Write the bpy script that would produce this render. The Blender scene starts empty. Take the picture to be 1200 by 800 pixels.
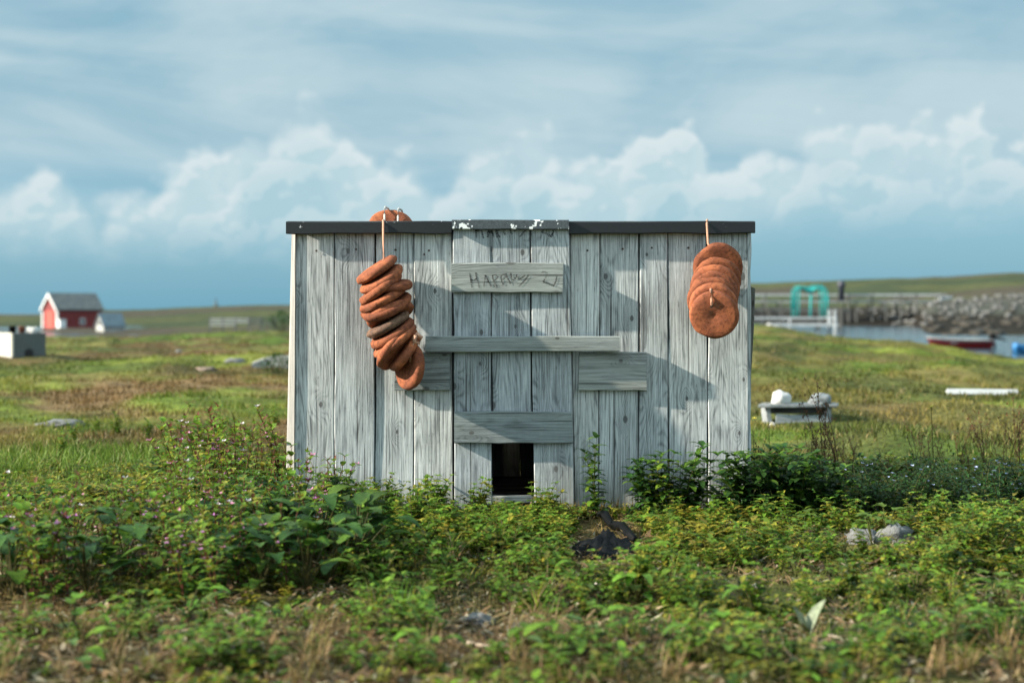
import bpy, math, random
import numpy as np
from mathutils import Vector, Matrix

random.seed(7)
RNG = np.random.default_rng(11)
SC = bpy.context.scene
COL = SC.collection
R = math.radians

# ------------------------------------------------------------------ camera frame of reference
F = 1667.0            # focal length in photo pixels (1200 wide)
CAMZ, CAMD = 0.76, 5.5
HOR = 367.0
K = CAMD / F          # metres per photo pixel on the hut's front
EXPO = 1.45
AMB = 1.85  # gain of the brightened cloud added out of view

def W(px, py, y=0.0):
    """point on the plane Y=y that shows at photo pixel px, py"""
    k = (CAMD + y) / F
    return Vector(((px - 600) * k, y, CAMZ + (HOR - py) * k))

# ------------------------------------------------------------------ numpy noise
def _h(ix, iy, s):
    n = (ix * 374761393 + iy * 668265263 + s * 1442695041) & 0xffffffff
    n = ((n ^ (n >> 13)) * 1274126177) & 0xffffffff
    return ((n ^ (n >> 16)) & 0xffff) / 65535.0

def vnoise(x, y, s=0):
    x = np.asarray(x, float); y = np.asarray(y, float)
    ix = np.floor(x).astype(np.int64); iy = np.floor(y).astype(np.int64)
    fx = x - ix; fy = y - iy
    fx = fx * fx * (3 - 2 * fx); fy = fy * fy * (3 - 2 * fy)
    a = _h(ix, iy, s); b = _h(ix + 1, iy, s); c = _h(ix, iy + 1, s); d = _h(ix + 1, iy + 1, s)
    return (a * (1 - fx) + b * fx) * (1 - fy) + (c * (1 - fx) + d * fx) * fy

def fbm(x, y, s=0, o=4):
    t = 0; a = 0.5; n = 0
    for i in range(o):
        t = t + a * vnoise(x * 2 ** i + 17.3 * i, y * 2 ** i - 9.1 * i, s + i); n += a; a *= 0.5
    return t / n

def sstep(a, b, x):
    t = np.clip((np.asarray(x, float) - a) / (b - a), 0, 1)
    return t * t * (3 - 2 * t)

# ------------------------------------------------------------------ terrain height
TAB = {
    -900: [(24, -.05), (60, -.4), (90, -1.6), (200, -1.2), (420, -.6), (560, -4), (1200, -6)],
    0:    [(24, 0), (60, -.25), (90, -1.5), (190, -1.25), (300, -.5), (480, .45), (580, -4), (1200, -6)],
    118:  [(24, 0), (60, -.24), (95, -1.3), (200, -1.16), (350, -.29), (600, 2.2), (900, 0), (1200, -4)],
    330:  [(24, .05), (60, 0), (100, -.9), (250, -.6), (600, 4.4), (900, 3), (1200, -4)],
    600:  [(60, .11), (90, -1.5), (200, -1), (600, 6.2), (900, 5), (1200, -4)],
    885:  [(20, .06), (60, .22), (75, -1.2), (85, -2), (285, -2), (300, -1.2), (330, 1.2), (430, 4.2), (600, 13.7), (900, 12), (1200, -4)],
    1060: [(20, 0), (50, -.2), (62, -1.3), (72, -2.2), (212, -2.2), (224, -1.2), (246, 2.3), (350, 5.4), (600, 15.5), (900, 14), (1200, -4)],
    1098: [(20, -.03), (47, -.28), (60, -1.3), (68, -2.2), (122, -2.2), (134, -1.2), (195, .1), (216, 2.6), (350, 5.8), (600, 16), (900, 14), (1200, -4)],
    1200: [(20, -.08), (40, -.5), (52, -1.3), (62, -2.2), (118, -2.2), (129, -1.2), (188, .2), (205, 3.0), (350, 7.5), (600, 17.7), (900, 16), (1200, -4)],
    2100: [(20, -.1), (40, -.4), (52, -1.3), (62, -2.2), (115, -2.2), (125, -1.2), (180, .3), (198, 3.2), (350, 8), (600, 21), (900, 18), (1200, -4)],
}
_TA = np.array([math.atan((p - 600) / F) for p in TAB])
_TT = [(np.log([0.3, 10] + [d for d, z in t]), np.array([0, 0] + [z for d, z in t], float)) for t in TAB.values()]

def polar(x, y):
    dep = y + CAMD
    r = np.hypot(x, dep)
    a = np.arctan2(x, dep)
    return a, np.maximum(dep, r * 0.55), r

def ground(x, y):
    x = np.asarray(x, float); y = np.asarray(y, float)
    a, d, r = polar(x, y)
    ld = np.log(np.maximum(d, 0.3))
    zc = np.array([np.interp(ld, lx, lz) for lx, lz in _TT])
    i = np.clip(np.searchsorted(_TA, a) - 1, 0, len(_TA) - 2)
    t = np.clip((a - _TA[i]) / (_TA[i + 1] - _TA[i]), 0, 1); t = t * t * (3 - 2 * t)
    idx = np.arange(zc.shape[1]) if zc.ndim > 1 else None
    z = zc[i, idx] * (1 - t) + zc[i + 1, idx] * t if idx is not None else zc[i] * (1 - t) + zc[i + 1] * t
    hut = sstep(0.25, 0.9, np.maximum(np.abs(x) - 0.95, np.maximum(-0.1 - y, y - 1.2)))
    far = sstep(7, 30, d)
    z = z + (fbm(x * 1.6, y * 1.6, 3, 3) - .5) * (0.05 + 0.05 * far) * hut
    md = sstep(6.4, 8.5, d) * (1 - sstep(50, 80, d))
    z = z + md * ((fbm(x * .9, y * .75, 15, 2) - .5) * .20 + (vnoise(x * 2.7, y * 2.3, 18) - .5) * .055)
    z = z + (fbm(x * .33, y * .33, 5, 3) - .5) * 0.30 * far * (1 - 0.3 * sstep(40, 80, d))
    z = z + (fbm(x * .05, y * .05, 8, 4) - .5) * 1.1 * sstep(60, 260, d) * (1 - 0)
    return z

def gz(x, y):
    return float(ground(np.array([x]), np.array([y]))[0])

def at_px(px, py):
    """the ground point that shows at this photo pixel"""
    d = np.exp(np.linspace(math.log(2.0), math.log(420), 3000))
    x = (px - 600) / F * d; y = d - CAMD
    z = ground(x, y); ray = CAMZ + (HOR - py) / F * d
    i = int(np.argmax(z >= ray))
    return Vector((x[i], y[i], z[i]))

def at_d(px, d):
    x = (px - 600) / F * d; y = d - CAMD
    return Vector((x, y, gz(x, y)))

# colour the turf itself has here (linear albedo)
def mixc(a, b, t):
    return a * (1 - t[:, None]) + b * t[:, None]

GREEN = np.array([.062, .106, .016]); LIME = np.array([.128, .155, .026]); STRAW = np.array([.215, .155, .074])
BROWN = np.array([.098, .060, .030]); DKGR = np.array([.030, .050, .014]); WEED = np.array([.013, .0105, .007])
ROCK = np.array([.075, .08, .073])

def turf(x, y):
    a, d, r = polar(x, y)
    n1 = fbm(x / 2.6, y / 4.0, 21, 4); n2 = fbm(x / .7, y / 1.0, 31, 3); n3 = fbm(x / 7., y / 10., 41, 3)
    c = mixc(np.tile(GREEN, (len(x), 1)), LIME, sstep(.35, .65, n3 * .5 + n2 * .5))
    st = sstep(.47, .60, n1 * .65 + n2 * .35)
    c = mixc(c, STRAW * .75, st * .5)
    c = mixc(c, BROWN, sstep(.48, .60, fbm(x / 1.9, y / 3.1, 51, 4)) * (.8 - .3 * sstep(0, .1, a)))
    c = mixc(c, DKGR, sstep(.52, .63, fbm(x / 1.2, y / 1.8, 61, 3)) * .6)
    # mid distance dry belt left of the hut
    belt = sstep(7.8, 8.8, d) * (1 - sstep(14, 20, d)) * (1 - sstep(-.04, .02, a))
    c = mixc(c, (STRAW * .35 + BROWN * .60), belt * .95 * sstep(.36, .58, n2 * .6 + n1 * .4))
    lush = sstep(5.6, 6.3, d) * (1 - sstep(7.6, 8.6, d)) * (1 - sstep(-.26, -.20, a))
    c = mixc(c, np.array([.085, .155, .022]), lush * .8)
    far = sstep(70, 130, d)
    fc = mixc(np.tile(np.array([.034, .048, .022]), (len(x), 1)), np.array([.060, .068, .027]), sstep(.42, .6, fbm(x / 30, y / 55, 71, 4)))
    fc = mixc(fc, np.array([.055, .045, .035]), sstep(.53, .64, fbm(x / 45, y / 70, 81, 4)) * .8)
    c = mixc(c, fc, far)
    z = ground(x, y)
    shore = (1 - sstep(.2, 1.1, z + (n2 - .5) * .8 - 1.3 * (1 - sstep(.24, .30, a)))) * sstep(110, 140, d) * sstep(.06, .14, a)
    bank = sstep(.0, .8, z) * (1 - sstep(2.4, 3.6, z)) * sstep(110, 140, d) * sstep(.17, .22, a) * (1 - sstep(235, 260, d))
    c = mixc(c, ROCK * .7, bank * .85)
    c = mixc(c, WEED, shore)
    # bare litter and dry stubble in the nearest foreground
    near = (1 - sstep(3.25, 3.6, d)) * (1 - .45 * sstep(.08, .2, a))
    c = mixc(c, np.array([.085, .060, .035]), near * sstep(.35, .6, n2 * .5 + n1 * .5) * .8)
    return c

# ------------------------------------------------------------------ mesh helpers
def new_obj(name, me, parent=None, mat=None):
    o = bpy.data.objects.new(name, me); COL.objects.link(o)
    if parent is not None: o.parent = parent
    if mat is not None and me is not None: me.materials.append(mat)
    return o

def empty(name, loc=(0, 0, 0), rz=0):
    o = bpy.data.objects.new(name, None); COL.objects.link(o)
    o.location = loc; o.rotation_euler = (0, 0, rz); o.empty_display_size = .05
    return o

def tag(o, label=None, cat=None, group=None, kind=None):
    if label: o['label'] = label
    if cat: o['category'] = cat
    if group: o['group'] = group
    if kind: o['kind'] = kind
    return o

class MB:
    def __init__(s): s.v = []; s.f = []; s.g = []; s.c = []
    def add(s, v, f, g=None, c=None):
        n = len(s.v); s.v += [tuple(p) for p in v]; s.f += [tuple(i + n for i in q) for q in f]
        s.g += [tuple(p) for p in g] if g is not None else [tuple(p) for p in v]
        s.c += [tuple(p) for p in c] if c is not None else [(1, 1, 1)] * len(v)
    def build(s, name, mat, parent=None, smooth=False, flat_angle=None):
        me = bpy.data.meshes.new(name); me.from_pydata(s.v, [], s.f)
        at = me.attributes.new('gco', 'FLOAT_VECTOR', 'POINT')
        at.data.foreach_set('vector', np.array(s.g, np.float32).ravel())
        if smooth:
            me.polygons.foreach_set('use_smooth', [True] * len(me.polygons))
        me.update()
        return new_obj(name, me, parent, mat)
    # an eight sided sawn board. axis 'z': runs up; axis 'x': runs sideways; axis 'y'
    def board(s, a0, a1, b0, b1, y0, y1, axis='z', seed=None, a0b=None, a1b=None, ch=.003, n=10, jit=.0012, e0=0., e1=0., warp=.0):
        """a0..a1 across at the far end of the length, a0b..a1b at the near end; b0..b1 along; y0 front, y1 back. e0/e1 slant the ends"""
        if seed is None: seed = random.uniform(0, 50)
        if a0b is None: a0b = a0
        if a1b is None: a1b = a1
        V = []; G = []; Fc = []
        wob = random.uniform(0, 9)
        for i in range(n + 1):
            t = i / n
            A0 = a0b + (a0 - a0b) * t; A1 = a1b + (a1 - a1b) * t
            j0 = (vnoise(t * 5 + wob, 1.1, 4) - .5) * 2 * jit * 2; j1 = (vnoise(t * 5 + wob, 7.7, 5) - .5) * 2 * jit * 2
            A0 += j0; A1 += j1
            wp = warp * math.sin(t * 3.1 + wob) + (vnoise(t * 3 + wob, 3.3, 6) - .5) * .002
            sec = [(A0 + ch, y0), (A1 - ch, y0), (A1, y0 + ch), (A1, y1 - ch), (A1 - ch, y1), (A0 + ch, y1), (A0, y1 - ch), (A0, y0 + ch)]
            for (A, Y) in sec:
                u = (A - min(a0, a0b)) / max(1e-6, max(a1, a1b) - min(a0, a0b))
                B = b0 + (b1 - b0) * t + (e0 * (1 - t) + e1 * t) * (u - .5)
                Y2 = Y + wp
                if axis == 'z': p = (A, Y2, B)
                elif axis == 'x': p = (B, Y2, A)
                elif axis == 'side': p = (Y2, A, B)
                else: p = (B, A, Y2)      # 'flat': runs along x, lies down
                V.append(p); G.append((A + (Y - y0) * .9, B, seed))
        for i in range(n):
            for j in range(8):
                a = i * 8 + j; b = i * 8 + (j + 1) % 8
                Fc.append((a, b, b + 8, a + 8))
        Fc.append(tuple(range(7, -1, -1))); Fc.append(tuple(n * 8 + j for j in range(8)))
        s.add(V, Fc, G)
        return s
    def box(s, lo, hi, M=None, seed=0):
        (x0, y0, z0), (x1, y1, z1) = lo, hi
        V = [(x0, y0, z0), (x1, y0, z0), (x1, y1, z0), (x0, y1, z0), (x0, y0, z1), (x1, y0, z1), (x1, y1, z1), (x0, y1, z1)]
        G = [(v[0] + v[1], v[2], seed) for v in V]
        if M is not None: V = [tuple(M @ Vector(v)) for v in V]
        s.add(V, [(0, 3, 2, 1), (4, 5, 6, 7), (0, 1, 5, 4), (1, 2, 6, 5), (2, 3, 7, 6), (3, 0, 4, 7)], G)
        return s
    def tube(s, pts, r, n=8, cap=True):
        pts = [Vector(p) for p in pts]
        rr = r if hasattr(r, '__len__') else [r] * len(pts)
        V = []; Fc = []
        up = Vector((.13, .27, .95)).normalized()
        L = 0; G = []
        for i, p in enumerate(pts):
            t = (pts[min(i + 1, len(pts) - 1)] - pts[max(i - 1, 0)]).normalized()
            a = t.cross(up)
            if a.length < 1e-3: a = t.cross(Vector((1, 0, 0)))
            a.normalize(); b = t.cross(a)
            if i: L += (p - pts[i - 1]).length
            for j in range(n):
                q = 2 * math.pi * j / n
                V.append(tuple(p + (a * math.cos(q) + b * math.sin(q)) * rr[i])); G.append((q * rr[i], L, 0))
        for i in range(len(pts) - 1):
            for j in range(n):
                Fc.append((i * n + j, i * n + (j + 1) % n, (i + 1) * n + (j + 1) % n, (i + 1) * n + j))
        if cap: Fc += [tuple(range(n - 1, -1, -1)), tuple((len(pts) - 1) * n + j for j in range(n))]
        s.add(V, Fc, G)
        return s
    def lathe(s, prof, n=28, M=None, rough=0., seed=0):
        V = []; Fc = []; G = []
        for i, (r, z) in enumerate(prof):
            for j in range(n):
                q = 2 * math.pi * j / n
                k = 1 + rough * (float(vnoise(q * 2.2 + seed, i * .6 + seed * 3.1, 9)) - .5) * 2 * math.sin(q / 2) ** .5 if rough else 1
                p = Vector((r * k * math.cos(q), r * k * math.sin(q), z))
                G.append((p.x, p.y, p.z + seed))
                V.append(tuple(M @ p) if M is not None else tuple(p))
        for i in range(len(prof) - 1):
            for j in range(n):
                Fc.append((i * n + j, i * n + (j + 1) % n, (i + 1) * n + (j + 1) % n, (i + 1) * n + j))
        Fc += [tuple(range(n - 1, -1, -1)), tuple((len(prof) - 1) * n + j for j in range(n))]
        s.add(V, Fc, G)
        return s

# ------------------------------------------------------------------ node helpers
class NT:
    def __init__(s, tree): s.t = tree; s.n = tree.nodes; s.l = tree.links; s.n.clear()
    def new(s, typ, ins=None, **props):
        nd = s.n.new(typ)
        for k, v in props.items(): setattr(nd, k, v)
        for k, v in (ins or {}).items(): s.set(nd.inputs[k], v)
        return nd
    def set(s, inp, v):
        if isinstance(v, bpy.types.NodeSocket): s.l.new(v, inp)
        else:
            if hasattr(inp.default_value, '__len__') and hasattr(v, '__len__') and len(inp.default_value) == 4 and len(v) == 3: v = (*v, 1)
            inp.default_value = v
    def math(s, op, a, b=0., c=0., clamp=False):
        nd = s.n.new('ShaderNodeMath'); nd.operation = op; nd.use_clamp = clamp
        s.set(nd.inputs[0], a); s.set(nd.inputs[1], b); s.set(nd.inputs[2], c); return nd.outputs[0]
    def mix(s, f, a, b, mode='MIX'):
        nd = s.n.new('ShaderNodeMix'); nd.data_type = 'RGBA'; nd.blend_type = mode
        s.set(nd.inputs[0], f); s.set(nd.inputs[6], a); s.set(nd.inputs[7], b); return nd.outputs[2]
    def step(s, x, lo, hi, a=0., b=1.):
        nd = s.n.new('ShaderNodeMapRange'); nd.interpolation_type = 'SMOOTHSTEP'
        s.set(nd.inputs[0], x); s.set(nd.inputs[1], lo); s.set(nd.inputs[2], hi); s.set(nd.inputs[3], a); s.set(nd.inputs[4], b); return nd.outputs[0]
    def noise(s, vec, scale=1., detail=3., rough=.55, dist=0., dims='3D'):
        nd = s.n.new('ShaderNodeTexNoise'); nd.noise_dimensions = dims
        s.set(nd.inputs['Vector'], vec); nd.inputs['Scale'].default_value = scale; nd.inputs['Detail'].default_value = detail
        nd.inputs['Roughness'].default_value = rough; nd.inputs['Distortion'].default_value = dist; return nd.outputs[0]
    def xyz(s, x, y, z):
        nd = s.n.new('ShaderNodeCombineXYZ'); s.set(nd.inputs[0], x); s.set(nd.inputs[1], y); s.set(nd.inputs[2], z); return nd.outputs[0]
    def sep(s, v):
        nd = s.n.new('ShaderNodeSeparateXYZ'); s.set(nd.inputs[0], v); return nd.outputs

def material(name):
    m = bpy.data.materials.new(name); m.use_nodes = True
    return m, NT(m.node_tree)

def finish(nt, col, rough=.6, bump=None, bstr=.3, bdist=.01, metal=0., spec=.5, transl=0., alpha=None):
    bs = nt.new('ShaderNodeBsdfPrincipled', {'Base Color': col, 'Roughness': rough, 'Metallic': metal, 'Specular IOR Level': spec})
    nrm = None
    if bump is not None:
        b = nt.new('ShaderNodeBump', {'Height': bump, 'Strength': bstr, 'Distance': bdist}); nrm = b.outputs[0]
        nt.l.new(nrm, bs.inputs['Normal'])
    if alpha is not None: nt.set(bs.inputs['Alpha'], alpha)
    out = nt.new('ShaderNodeOutputMaterial')
    sh = bs.outputs[0]
    if transl:
        tr = nt.new('ShaderNodeBsdfTranslucent', {'Color': col})
        mx = nt.new('ShaderNodeMixShader', {0: transl, 1: sh, 2: tr.outputs[0]}); sh = mx.outputs[0]
    nt.l.new(sh, out.inputs[0])

def gco(nt): return nt.new('ShaderNodeAttribute', attribute_name='gco').outputs['Vector']

def wood(name, light, dark, bstr=.55, moss=0.):
    m, nt = material(name)
    x, y, z = nt.sep(gco(nt))
    M = nt.math
    def vec(sx, sy, sz): return nt.xyz(M('MULTIPLY', x, sx), M('MULTIPLY', y, sy), M('MULTIPLY', z, sz))
    vc = nt.xyz(M('MULTIPLY_ADD', z, 17.3, M('MULTIPLY', x, 9.)), M('MULTIPLY_ADD', z, 9.7, M('MULTIPLY', y, 5.6)), 0.)
    vo = nt.new('ShaderNodeTexVoronoi', {'Vector': vc, 'Scale': 1.}, voronoi_dimensions='2D')
    cr = nt.sep(vo.outputs['Color'])
    gate = nt.step(cr[0], .60, .62)
    dk = M('MULTIPLY', vo.outputs['Distance'], M('MULTIPLY_ADD', cr[1], 1.3, .62))
    dk = M('ADD', dk, M('MULTIPLY', M('SUBTRACT', nt.noise(vec(80., 60., 7.), 1., 3.), .5), .035))
    kmask = M('MULTIPLY', nt.step(dk, .060, .095, 1., 0.), gate)
    halo = M('MULTIPLY', M('EXPONENT', M('MULTIPLY', M('MULTIPLY', dk, dk), -9.)), gate)
    fld = nt.noise(vec(5.5, .62, 7.), 1., 1.6)
    fld = M('MULTIPLY_ADD', halo, .10, M('MULTIPLY_ADD', nt.noise(vec(60., 6., 3.), 1., 3.), .012, fld))
    wav = M('MULTIPLY_ADD', M('SINE', M('MULTIPLY', fld, 250.)), .5, .5)
    fib = nt.noise(vec(330., 5., 7.), 1., 5., .75)
    fib2 = nt.noise(vec(70., 1.3, 11.), 1., 4., .65)
    brk = nt.step(nt.noise(vec(40., 5., 3.), 1., 3.), .35, .65)
    rings = M('SUBTRACT', 1., M('MULTIPLY', M('POWER', wav, 2.6), brk))
    crack = nt.step(nt.noise(vec(85., 1.0, 3.), 1., 2.), .655, .69)
    blot = nt.noise(vec(9., 3., 5.), 1., 5., .65)
    pit = nt.step(nt.noise(vec(150., 30., 5.), 1., 3.), .62, .75)
    t = M('MULTIPLY', rings, .24)
    t = M('MULTIPLY_ADD', nt.step(fib, .34, .66), .46, t)
    t = M('MULTIPLY_ADD', nt.step(fib2, .30, .70), .12, t)
    t = M('MULTIPLY_ADD', nt.step(blot, .28, .72), .22, t)
    t = M('MULTIPLY_ADD', pit, -.22, t)
    t = M('MULTIPLY_ADD', t, 1.35, -.36)
    c = nt.mix(nt.math('MULTIPLY', t, 1.0, clamp=True), dark, light)
    wn = nt.new('ShaderNodeTexWhiteNoise', {'W': z}, noise_dimensions='1D')
    c = nt.mix(1., c, nt.new('ShaderNodeCombineColor', {0: nt.step(wn.outputs[0], 0, 1, .66, 1.12), 1: nt.step(wn.outputs[0], 0, 1, .68, 1.07), 2: nt.step(wn.outputs[0], 0, 1, .70, 1.01)}).outputs[0], 'MULTIPLY')
    if name == 'weathered_wood':       # damp, greenish feet and dark run marks
        ft = M('MULTIPLY', nt.step(M('MULTIPLY_ADD', blot, .22, y), .06, .30, 1., 0.), .55)
        c = nt.mix(ft, c, (.115, .125, .095))
        run = M('MULTIPLY', nt.step(nt.noise(vec(34., .55, 13.), 1., 3., .6), .58, .72), nt.step(nt.noise(vec(5., 1.6, 9.), 1., 3.), .45, .62))
        c = nt.mix(M('MULTIPLY', run, .55), c, (.10, .098, .09))
    if moss:
        c = nt.mix(M('MULTIPLY', nt.step(blot, .45, .62), moss), c, (.11, .13, .085))
    c = nt.mix(M('MULTIPLY', crack, .75), c, (.03, .03, .028))
    c = nt.mix(M('MULTIPLY', M('MULTIPLY', kmask, nt.step(fib2, .2, .5, .5, 1.)), .88), c, (.045, .038, .032))
    c = nt.mix(M('MULTIPLY', M('MULTIPLY', halo, .35), 1.), c, dark)
    h = M('MULTIPLY_ADD', rings, .25, M('MULTIPLY', fib, 1.1))
    h = M('MULTIPLY_ADD', crack, -1.2, h)
    h = M('MULTIPLY_ADD', blot, .6, h)
    finish(nt, c, .85, h, bstr, .0022, spec=.25)
    return m

def plain(name, col, rough=.6, var=.25, scale=8., bstr=.2, bdist=.004, metal=0., spec=.4, col2=None, lo=.45, hi=.62, coord='gco', detail=5.):
    m, nt = material(name)
    v = gco(nt) if coord == 'gco' else nt.new('ShaderNodeTexCoord').outputs['Object']
    n = nt.noise(v, scale, detail, .6)
    c2 = col2 if col2 is not None else tuple(k * (1 - var) for k in col)
    c = nt.mix(nt.step(n, lo, hi), col, c2)
    n2 = nt.noise(v, scale * 6, 4., .6)
    c = nt.mix(nt.math('MULTIPLY', nt.step(n2, .3, .7), var), c, tuple(k * .55 for k in col))
    finish(nt, c, rough, nt.math('ADD', n, nt.math('MULTIPLY', n2, .5)), bstr, bdist, metal, spec)
    return m

def foliage(name, transl=.42, rough=.5):
    m, nt = material(name)
    at = nt.new('ShaderNodeAttribute', attribute_name='col')
    oi = nt.new('ShaderNodeObjectInfo')
    geo = nt.new('ShaderNodeNewGeometry')
    n = nt.noise(geo.outputs['Position'], 60., 3.)
    k = nt.math('MULTIPLY_ADD', nt.step(n, .3, .7), .5, .72)
    k = nt.math('MULTIPLY', k, nt.step(oi.outputs['Random'], 0, 1, .82, 1.16))
    c = nt.mix(1., at.outputs['Color'], nt.xyz(k, k, k), 'MULTIPLY')
    finish(nt, c, rough, spec=.16, transl=transl)
    return m

M_WOOD = wood('weathered_wood', (.70, .755, .765), (.125, .138, .144))
M_WOODG = wood('greenish_weathered_wood', (.42, .465, .46), (.12, .133, .132), moss=.22)
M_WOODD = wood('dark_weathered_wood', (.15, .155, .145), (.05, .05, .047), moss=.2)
M_FOL = foliage('leaves')
M_PETAL = foliage('petals', .2, .6)
M_GRASS = foliage('grass_blades', .30, .55)

def paint_chips(name, base, chip, thr, scale=38.):
    m, nt = material(name)
    v = gco(nt)
    n = nt.noise(v, scale, 4., .6); n2 = nt.noise(v, 9., 4., .6); n3 = nt.noise(v, 140., 3.)
    f = nt.step(nt.math('MULTIPLY_ADD', n2, .55, nt.math('MULTIPLY', n, .6)), thr, thr + .02)
    c = nt.mix(nt.step(n3, .3, .7), base, tuple(k * .6 for k in base))
    c = nt.mix(f, c, chip)
    finish(nt, c, .55, nt.math('MULTIPLY_ADD', n3, .5, f), .25, .001, spec=.4)
    return m
M_TAR = paint_chips('black_roof_edge', (.006, .009, .012), (.42, .45, .46), .735)
M_FLAP = paint_chips('chipped_grey_paint', (.060, .075, .085), (.72, .75, .75), .635, 30.)

def float_mat(name, a, b):
    m, nt = material(name)
    v = gco(nt)
    n = nt.noise(v, 14., 5., .6); n2 = nt.noise(v, 70., 4., .6); n3 = nt.noise(v, 240., 2.)
    oi = nt.new('ShaderNodeObjectInfo')
    c = nt.mix(nt.step(n, .35, .62), a, b)
    c = nt.mix(nt.math('MULTIPLY', nt.step(n2, .45, .68), .65), c, tuple(k * .42 for k in b))
    c = nt.mix(nt.math('MULTIPLY', nt.step(n, .62, .75), .5), c, (.16, .115, .08))
    c = nt.mix(1., c, nt.new('ShaderNodeCombineColor', {0: nt.step(oi.outputs['Random'], 0, 1, .72, 1.12), 1: nt.step(oi.outputs['Random'], 0, 1, .70, 1.10), 2: nt.step(oi.outputs['Random'], 0, 1, .72, 1.1)}).outputs[0], 'MULTIPLY')
    finish(nt, c, .85, nt.math('MULTIPLY_ADD', n3, .35, nt.math('MULTIPLY_ADD', n2, .8, n)), .55, .003, spec=.2)
    return m
M_FLOAT = float_mat('terracotta_foam', (.30, .098, .041), (.185, .061, .030))
M_FLOATD = float_mat('grey_brown_foam', (.17, .10, .062), (.09, .055, .04))
M_ROPE = plain('pale_orange_rope', (.55, .30, .20), .9, .3, 300., .5)
M_ROPEW = plain('white_rope', (.48, .47, .44), .9, .25, 300., .5)
M_DARK = plain('interior_shade', (.02, .02, .02), .9)  # near black: shade of the interior and of holes put into the colour

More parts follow.
